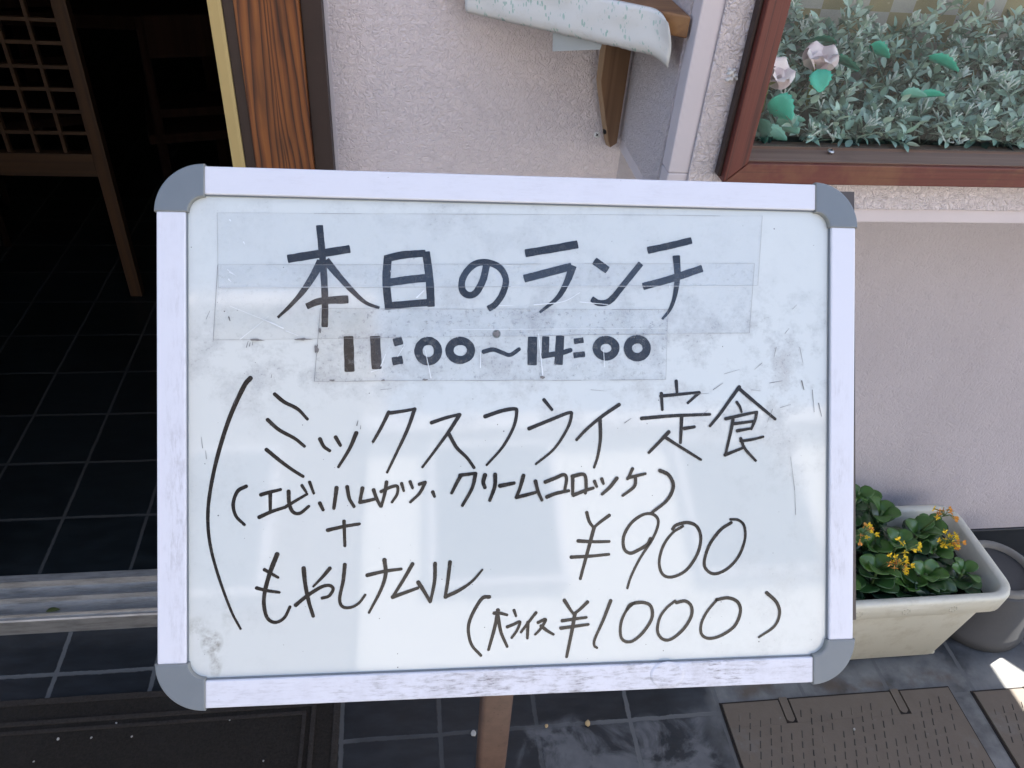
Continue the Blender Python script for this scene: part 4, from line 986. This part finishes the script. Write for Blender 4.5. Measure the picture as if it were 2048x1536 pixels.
# ================================================================== PLANTER, FLOWERS, POT
g = N("ivory_plastic"); n = g.noise(9, 6, .7); st = g.noise(1, 5, .65, g.mapping((6, 60, 40)))
c = g.mix(n, (.50, .49, .41), (.58, .57, .49)); c = g.mix(g.ramp(g.noise(22, 5, .7), (.50, 0.0), (.74, .55)), c, (.34, .31, .23)); c = g.mix(g.ramp(st, (.62, 0.0), (.75, .4)), c, (.72, .71, .66))
X, Y, Z = g.sep()
M_ivory = g.set(c, .5, normal=g.bump(n, .1, .001))
pl = empty("planter_box", (.98, 1.045, 0)); tag(pl, "ivory plastic planter trough standing against the pink wall", "planter")
PX, PY = .989, 1.047                                         # centre
def ring(hx, hy, r_, z, n=6): return rr(PX, PY, hx * 2, hy * 2, r_, z, n)
body = MB().loft([ring(.262, .098, .03, .010), ring(.268, .102, .03, .012), ring(.300, .118, .035, .225)], 0, True, True, False)
part(body, "trough", M_ivory, pl)
rim = MB().loft([ring(.3005, .1185, .035, .226), ring(.318, .133, .045, .2245), ring(.323, .1375, .05, .229), ring(.325, .139, .05, .2695), ring(.3235, .1375, .05, .2755), ring(.318, .132, .045, .278), ring(.308, .122, .04, .277), ring(.304, .118, .036, .272), ring(.296, .110, .03, .205)], 0, True)
rimo = part(rim, "rim", M_ivory, pl)
for sx in (-1, 1):
    for sy in (-1, 1): part(MB().box(PX + sx * .235 - .028, PX + sx * .235 + .028, PY + sy * .083 - .012, PY + sy * .083 + .012, 0, .0099), "foot", M_ivory, pl, .002)
mb = MB()
for cx in (.84, .945, 1.055, 1.165):
    for k in range(8):
        t = 2 * math.pi * k / 8; x_, z_ = cx + math.cos(t) * .0085, .2495 + math.sin(t) * .0085
        mb.loft([[(x_ + math.cos(u) * .0019 * q, PY - .139 - h, z_ + math.sin(u) * .0019 * q) for u in (2 * math.pi * i / 8 for i in range(8))] for q, h in ((1, -.0002), (.8, .0006), (.2, .0009))], 0, True, False, True)
tag(part(mb, "flower_emblem", plain("ivory_emblem", (.44, .42, .34), .55), rimo), "small embossed dot flowers")
g = N("potting_soil"); n = g.noise(120, 5, .7); M_soil = g.set(g.mix(n, (.010, .008, .006), (.035, .028, .022)), .95, normal=g.bump(n, 1.0, .006))
mb = MB(); nn_, mm_ = 40, 16
mb.add([(PX - .294 + .588 * i / nn_, PY - .108 + .216 * j / mm_, .222 + .006 * mnoise.noise(Vector((i * .7, j * .7, 0)))) for i in range(nn_ + 1) for j in range(mm_ + 1)],
       [(i * (mm_ + 1) + j, (i + 1) * (mm_ + 1) + j, (i + 1) * (mm_ + 1) + j + 1, i * (mm_ + 1) + j + 1) for i in range(nn_) for j in range(mm_)], 0, True)
tag(part(mb, "soil", M_soil, pl), "dark soil")

def succ_mat(name, a_, b_):
    g = N(name); n = g.noise(28, 3); return g.set(g.mix(n, a_, b_), .32, normal=g.bump(g.noise(70, 3), .12, .001), spec=.5)
M_k = [succ_mat("kalanchoe_leaf", (.014, .045, .013), (.034, .085, .022)), succ_mat("kalanchoe_dark_leaf", (.008, .026, .013), (.018, .046, .021)), succ_mat("kalanchoe_young_leaf", (.034, .095, .018), (.065, .150, .028))]
M_kst = plain("kalanchoe_stem", (.10, .16, .05), .6); M_fl = [plain("yellow_petal", (.85, .60, .035), .55, var=.1, scale=300), plain("orange_petal", (.78, .36, .07), .55, var=.1, scale=300)]
r3 = random.Random(23)
def kleaf(mb, M, L, W, mi):
    vs = []; n = 11
    for k in range(n + 1):
        t = (1 - math.cos(math.pi * k / n)) / 2
        e_ = math.sqrt(max(0, 1 - ((t - .58) / .42) ** 2)) if t > .58 else .10 + .90 * math.sin(math.pi / 2 * t / .58) ** 1.25
        w_ = W * .5 * e_ * (1 + (.035 if k % 2 else -.02)); z = .16 * L * math.sin(math.pi * t * .9) - .10 * L * t * t
        for u in (1, .6, 0, -.6, -1): vs.append(M @ Vector((L * t, w_ * u, z + u * u * w_ * .22)))
    mb.add(vs, [(5 * k + j, 5 * k + j + 1, 5 * k + j + 6, 5 * k + j + 5) for k in range(n) for j in range(4)], mi, True)
def kalanchoe(x, y, h, rad, label, clusters=(), seed=0, whorls=4):
    k_ = empty("kalanchoe", (x, y, .222)); tag(k_, label, "flowering plant", "kalanchoe plants in the ivory planter"); rr3 = random.Random(seed)
    mb = MB(); stm = MB(); base = Vector((x, y, .215)); top = Vector((x + rr3.uniform(-.01, .01), y + rr3.uniform(-.01, .01), .222 + h)); stm.tube([base, top], [.004, .003], 6)
    for wv in range(whorls):
        t = (wv + .5) / whorls; p_ = base.lerp(top, t); cnt = 4 if wv < whorls - 1 else 4
        for j in range(cnt):
            an = wv * .8 + j * 2 * math.pi / cnt + rr3.uniform(-.3, .3); el = .10 + .65 * t + rr3.uniform(-.15, .15); el = max(el, .45) if (math.sin(an) < -.2 and y < 1.0) or (math.sin(an) > .2 and y > 1.1) else el
            d = Vector((math.cos(an) * math.cos(el), math.sin(an) * math.cos(el), math.sin(el))); L = rad * (1.10 - .42 * t) * rr3.uniform(.85, 1.15)
            mi = 2 if wv == whorls - 1 else (0 if rr3.random() < .55 + .3 * t else 1)
            kleaf(mb, Matrix.Translation(p_ + Vector((math.cos(an), math.sin(an), 0)) * .004) @ rotm(d, rr3.uniform(-.35, .35)), L, L * rr3.uniform(.78, .95), mi)
    for i_, (vx_, vy_, vz_) in enumerate(mb.v):          # leaves bend up inside the trough walls
        if vz_ < .282: mb.v[i_] = (min(vx_, PX + .292), min(max(vy_, PY - .107), PY + .107), max(vz_, .226))
    lo = part(mb, "leaves", M_k, k_); s_ = lo.modifiers.new("thickness", 'SOLIDIFY'); s_.thickness = .0016; s_.offset = 0
    part(stm, "stem", M_kst, k_)
    for (fx, fy, fz, n_, oj) in clusters:
        q = MB(); c_ = Vector((fx, fy, fz)); q.tube([top, top.lerp(c_, .6) + Vector((0, 0, .008)), c_ + Vector((0, 0, -.012))], [.0018, .0014, .0011], 6, 2)
        for i in range(n_):
            o_ = Vector((rr3.uniform(-1, 1), rr3.uniform(-1, 1), rr3.uniform(-.6, .9))); o_ = o_.normalized() * rr3.uniform(.012, .027); p_ = c_ + o_
            q.tube([c_ + Vector((0, 0, -.012)), c_ + o_ * .4, p_], [.0009, .0008, .0012], 5, 2)
            d = (o_ + Vector((0, -.012, .012))).normalized(); M = Matrix.Translation(p_) @ rotm(d); op = rr3.uniform(.25, 1.0); mi = 1 if rr3.random() < oj else 0
            q.tube([p_ - d * .007, p_], [.0013, .0020], 6, mi)
            for b_ in range(4): add_leaf(q, M @ Matrix.Rotation(b_ * math.pi / 2 + .4, 4, 'X') @ rotm((1 - op * .8, op + .1, 0), 0), .0082, .0060, .2, .15, mi, 3)
        part(q, "flower_cluster", M_fl + [M_kst], k_)
    return k_
kalanchoe(1.135, .972, .060, .062, "kalanchoe with broad bright leaves near the front planter rim", (), 1)
kalanchoe(1.148, 1.070, .085, .060, "kalanchoe in mid planter with two tall orange yellow flower heads at the right", ((1.168, 1.055, .395, 13, .8), (1.172, 1.010, .352, 19, .30)), 2)
kalanchoe(1.015, .985, .080, .060, "kalanchoe beside the board edge carrying the yellow front flower head", ((1.022, .955, .352, 17, .35), (1.034, .968, .392, 6, .1)), 3)
kalanchoe(1.075, 1.120, .120, .058, "tall kalanchoe at the back of the planter beside the wall", (), 4)
kalanchoe(.960, 1.060, .110, .058, "kalanchoe half hidden behind the whiteboard with an orange flower head", ((.972, 1.030, .372, 11, .6),), 5)
kalanchoe(1.225, .985, .050, .050, "low dark kalanchoe in the right hand planter corner", (), 6, 3)
kalanchoe(1.005, 1.135, .170, .044, "tallest kalanchoe shoot with small round leaves close to the wall", (), 7, 5)
kalanchoe(.93, .965, .055, .060, "kalanchoe with pale green leaves right behind the whiteboard edge", (), 8)
kalanchoe(1.200, 1.105, .080, .050, "kalanchoe with upright pointed leaves at the back right of the planter", (), 9)
kalanchoe(1.085, .962, .040, .052, "low kalanchoe between the front flower head and the front planter rim", (), 12, 3)
kalanchoe(1.195, 1.045, .060, .054, "dark kalanchoe below the orange yellow flower heads near the planter end", (), 13, 3)
kalanchoe(1.09, 1.165, .085, .050, "dark kalanchoe pressed against the back rim of the planter", (), 14)
kalanchoe(1.02, 1.06, .075, .058, "kalanchoe with dark inner leaves between the board edge and the planter middle", (), 15)
kalanchoe(1.082, 1.045, .095, .056, "kalanchoe with bright rounded leaves in the middle of the planter", (), 10)

g = N("dark_clay"); n = g.noise(14, 6, .7); M_pot = g.set(g.mix(n, (.028, .029, .031), (.050, .050, .051)), .65, normal=g.bump(g.noise(60, 4), .2, .002))
M_potring = plain("pale_pot_ring", (.17, .165, .15), .8, var=.2, scale=60)
pot = empty("flower_pot", (1.418, 1.066, 0)); tag(pot, "dark grey flower pot turned upside down beside the planter", "flower pot")
def circ(x, y, r_, z, n=48): return [(x + math.cos(2 * math.pi * k / n) * r_, y + math.sin(2 * math.pi * k / n) * r_, z) for k in range(n)]
part(MB().loft([circ(1.418, 1.066, r_, z) for r_, z in ((.121, 0), (.124, .003), (.124, .028), (.118, .032), (.092, .158), (.086, .163))], 0, True, True, True), "body", M_pot, pot)
part(MB().loft([circ(1.418, 1.066, r_, z) for r_, z in ((.086, .1632), (.085, .173), (.082, .175), (.070, .175), (.068, .1635))], 0, True), "base_ring", M_potring, pot)

# ================================================================== GROUND FITTINGS
g = N("iron_cover"); n = g.noise(20, 6, .7); X, Y, Z = g.sep()
c = g.mix(n, (.078, .061, .046), (.125, .101, .077)); c = g.mix(g.ramp(g.noise(9, 5, .7), (.58, 0.0), (.72, .7)), c, (.115, .106, .094)); c = g.mix(g.ramp(g.noise(60, 5, .7), (.66, 0.0), (.76, .6)), c, (.17, .165, .155)); c = g.mix(g.ramp(g.noise(5, 4), (.6, 0.0), (.75, .5)), c, (.045, .046, .046))
M_iron = g.set(c, .62, .0, g.bump(n, .4, .003), spec=.35); M_gap = plain("cover_gap", (.013, .008, .006), .9); M_rib = plain("cover_slot", (.040, .033, .028), .8, var=.3)
def cover(x0, x1, y0, y1, label, notches):
    c_ = empty("drain_cover", ((x0 + x1) / 2, (y0 + y1) / 2, 0)); tag(c_, label, "drain cover", "iron drain covers in the pavement")
    mb = MB(); g_ = .005; z0 = .001
    # dark joint sheet, then the plate cut by two hand slots
    mb.box(x0 - g_, x1 + g_, y0 - g_, y1 + g_, -.004, .0024, 1)
    xs = [x0]
    for nx_ in notches: xs += [nx_ - .013, nx_ + .013]
    xs.append(x1); nl = .055
    for i in range(0, len(xs), 2): mb.box(xs[i], xs[i + 1], y1 - nl, y1, .0024, .0062, 0)
    mb.box(x0, x1, y0, y1 - nl - .0002, .0024, .0062, 0)
    for nx_ in notches: 
        pts = [(nx_ - .0095, y1 + .006), (nx_ - .0095, y1 - nl + .010)] + [(nx_ - .0095 * math.cos(t), y1 - nl + .012 - .0085 * math.sin(t)) for t in (R(30), R(60), R(90), R(120), R(150))] + [(nx_ + .0095, y1 - nl + .010), (nx_ + .0095, y1 + .006)]
        mb.prism(pts[::-1], .0025, .0058, 0)
    cs, sn = math.cos(R(-20)), math.sin(R(-20)); cx_, cy_ = (x0 + x1) / 2, (y0 + y1) / 2
    for iu in range(-22, 23):
        for iv in range(-26, 27):
            u_ = iu * .0225 + r3.uniform(-.0008, .0008); v_ = iv * .0245 + (.01225 if iu % 2 else 0)
            x, y = cx_ + u_ * cs - v_ * sn, cy_ + u_ * sn + v_ * cs
            if not (x0 + .02 < x < x1 - .02 and y0 + .015 < y < y1 - .028) or r3.random() < .08: continue
            if any(abs(x - q) < .024 and y > y1 - nl - .014 for q in notches): continue
            h_ = .0062 + .0013 * r3.uniform(.4, 1.0); w_ = .0015 * r3.uniform(.7, 1.1); L = .0088 * r3.uniform(.75, 1.05)
            def P(a_, b_, z_): return (x + a_ * cs - b_ * sn, y + a_ * sn + b_ * cs, z_)
            mb.add([P(-w_, -L, .0062), P(w_, -L, .0062), P(w_, L, .0062), P(-w_, L, .0062), P(-w_ * .5, -L * .8, h_), P(w_ * .5, -L * .8, h_), P(w_ * .5, L * .8, h_), P(-w_ * .5, L * .8, h_)],
                   [(4, 5, 6, 7), (0, 1, 5, 4), (1, 2, 6, 5), (2, 3, 7, 6), (3, 0, 4, 7)], 2 if r3.random() < .8 else 0)
    part(mb, "cover_plate", [M_iron, M_gap, M_rib], c_)
    return c_
cover(.685, 1.234, .30, .862, "rectangular brown iron drain cover with two hand slots in front of the planter", (.829, 1.100))
cover(1.291, 1.84, .30, .846, "brown iron drain cover at the right edge, partly in sunlight", (1.43, 1.70))

g = N("brown_mat_pile"); n = g.noise(170, 5, .85); b_ = g.noise(9, 5, .65)
c = g.mix(n, (.004, .0035, .003), (.048, .041, .034)); c = g.mix(g.ramp(b_, (.5, 0.0), (.75, .5)), c, (.040, .036, .031))
M_mat = g.set(c, .95, normal=g.bump(n, 1.0, .006), spec=.1)
g = N("mat_ribs"); n = g.noise(150, 5, .85); M_matrub = g.set(g.mix(n, (.008, .007, .006), (.07, .060, .052)), .95, normal=g.bump(n, 1.0, .005), spec=.1)
mat = empty("door_mat", (-.65, .6, 0)); tag(mat, "dark brown ribbed door mat on the slate before the doorway", "door mat")
part(MB().box(-1.15, -.155, .22, .985, 0, .007), "mat_base", M_mat, mat, .003)
mb = MB()
def band(i0, w_, z):
    x0, x1, y0, y1 = -1.15 + i0, -.155 - i0, .22 + i0, .985 - i0
    mb.box(x0, x1, y1 - w_, y1, .0072, z).box(x0, x1, y0, y0 + w_, .0072, z).box(x0, x0 + w_, y0 + w_ + .0002, y1 - w_ - .0002, .0072, z).box(x1 - w_, x1, y0 + w_ + .0002, y1 - w_ - .0002, .0072, z)
band(.0, .014, .0095); band(.050, .010, .0112); band(.070, .008, .0108)
part(mb, "raised_border", M_matrub, mat, .0015)

M_peb = plain("pale_stone", (.32, .31, .28), .8, var=.2, scale=200); M_ochre = plain("ochre_stone", (.36, .26, .13), .8, var=.3, scale=200)
def pebble(x, y, z, r_, m_, label, group=None, flat=.6):
    q = MB(); rings = []
    for i in range(1, 6):
        t = math.pi * i / 6; rings.append([(math.sin(t) * r_ * math.cos(u) * (1 + .18 * math.sin(3 * u + x * 90)), math.sin(t) * r_ * math.sin(u) * .8, -math.cos(t) * r_ * flat) for u in (2 * math.pi * k / 9 for k in range(9))])
    q.loft(rings, 0, True, True, True); o = q.build("pebble", m_); o.location = (x, y, z + r_ * flat * .85); o.rotation_euler = (0, 0, x * 37); tag(o, label, "pebble", group); return o
pebble(-0.715, 0.892, .0072, 0.0034, M_peb, "tiny pale stone lying on the dark door mat", "tiny stones on the door mat")
pebble(-0.651, 0.890, .0072, 0.0026, M_peb, "tiny pale stone lying on the dark door mat", "tiny stones on the door mat")
pebble(-0.610, 0.918, .0072, 0.0024, M_peb, "tiny pale stone lying on the dark door mat", "tiny stones on the door mat")
pebble(-0.572, 0.886, .0072, 0.0024, M_peb, "tiny pale stone lying on the dark door mat", "tiny stones on the door mat")
pebble(-0.382, 0.907, .0072, 0.0022, M_peb, "tiny pale stone lying on the dark door mat", "tiny stones on the door mat")
pebble(-0.747, 0.849, .0072, 0.0022, M_peb, "tiny pale stone lying on the dark door mat", "tiny stones on the door mat")
pebble(-0.302, 0.814, .0072, 0.0022, M_peb, "tiny pale stone lying on the dark door mat", "tiny stones on the door mat")
pebble(0.374, 0.843, 0, .0075, M_ochre, "larger ochre stone lying on the wet slate right of the post")
pebble(0.284, 0.845, 0, .0048, M_ochre, "small round ochre stone on the wet slate nearest the post")
pebble(0.126, 0.841, 0, .0075, M_peb, "flat grey chip on the slate touching the rusty post", None, .3)
pebble(0.961, 0.781, .0062, .0034, M_peb, "tiny white stone on the iron drain cover")
lf = MB(); add_leaf(lf, Matrix.Translation((-.818, 1.176, .0485)) @ rotm((1, .1, 0)), .030, .013, .5, -.05, 0, 6)
lo = lf.build("fallen_leaf", leaf_mat("olive_leaf", (.05, .06, .015), (.09, .10, .03))); lo.modifiers.new("thickness", 'SOLIDIFY').thickness = .0004
tag(lo, "small olive green leaf lying in the aluminium door sill track", "leaf")
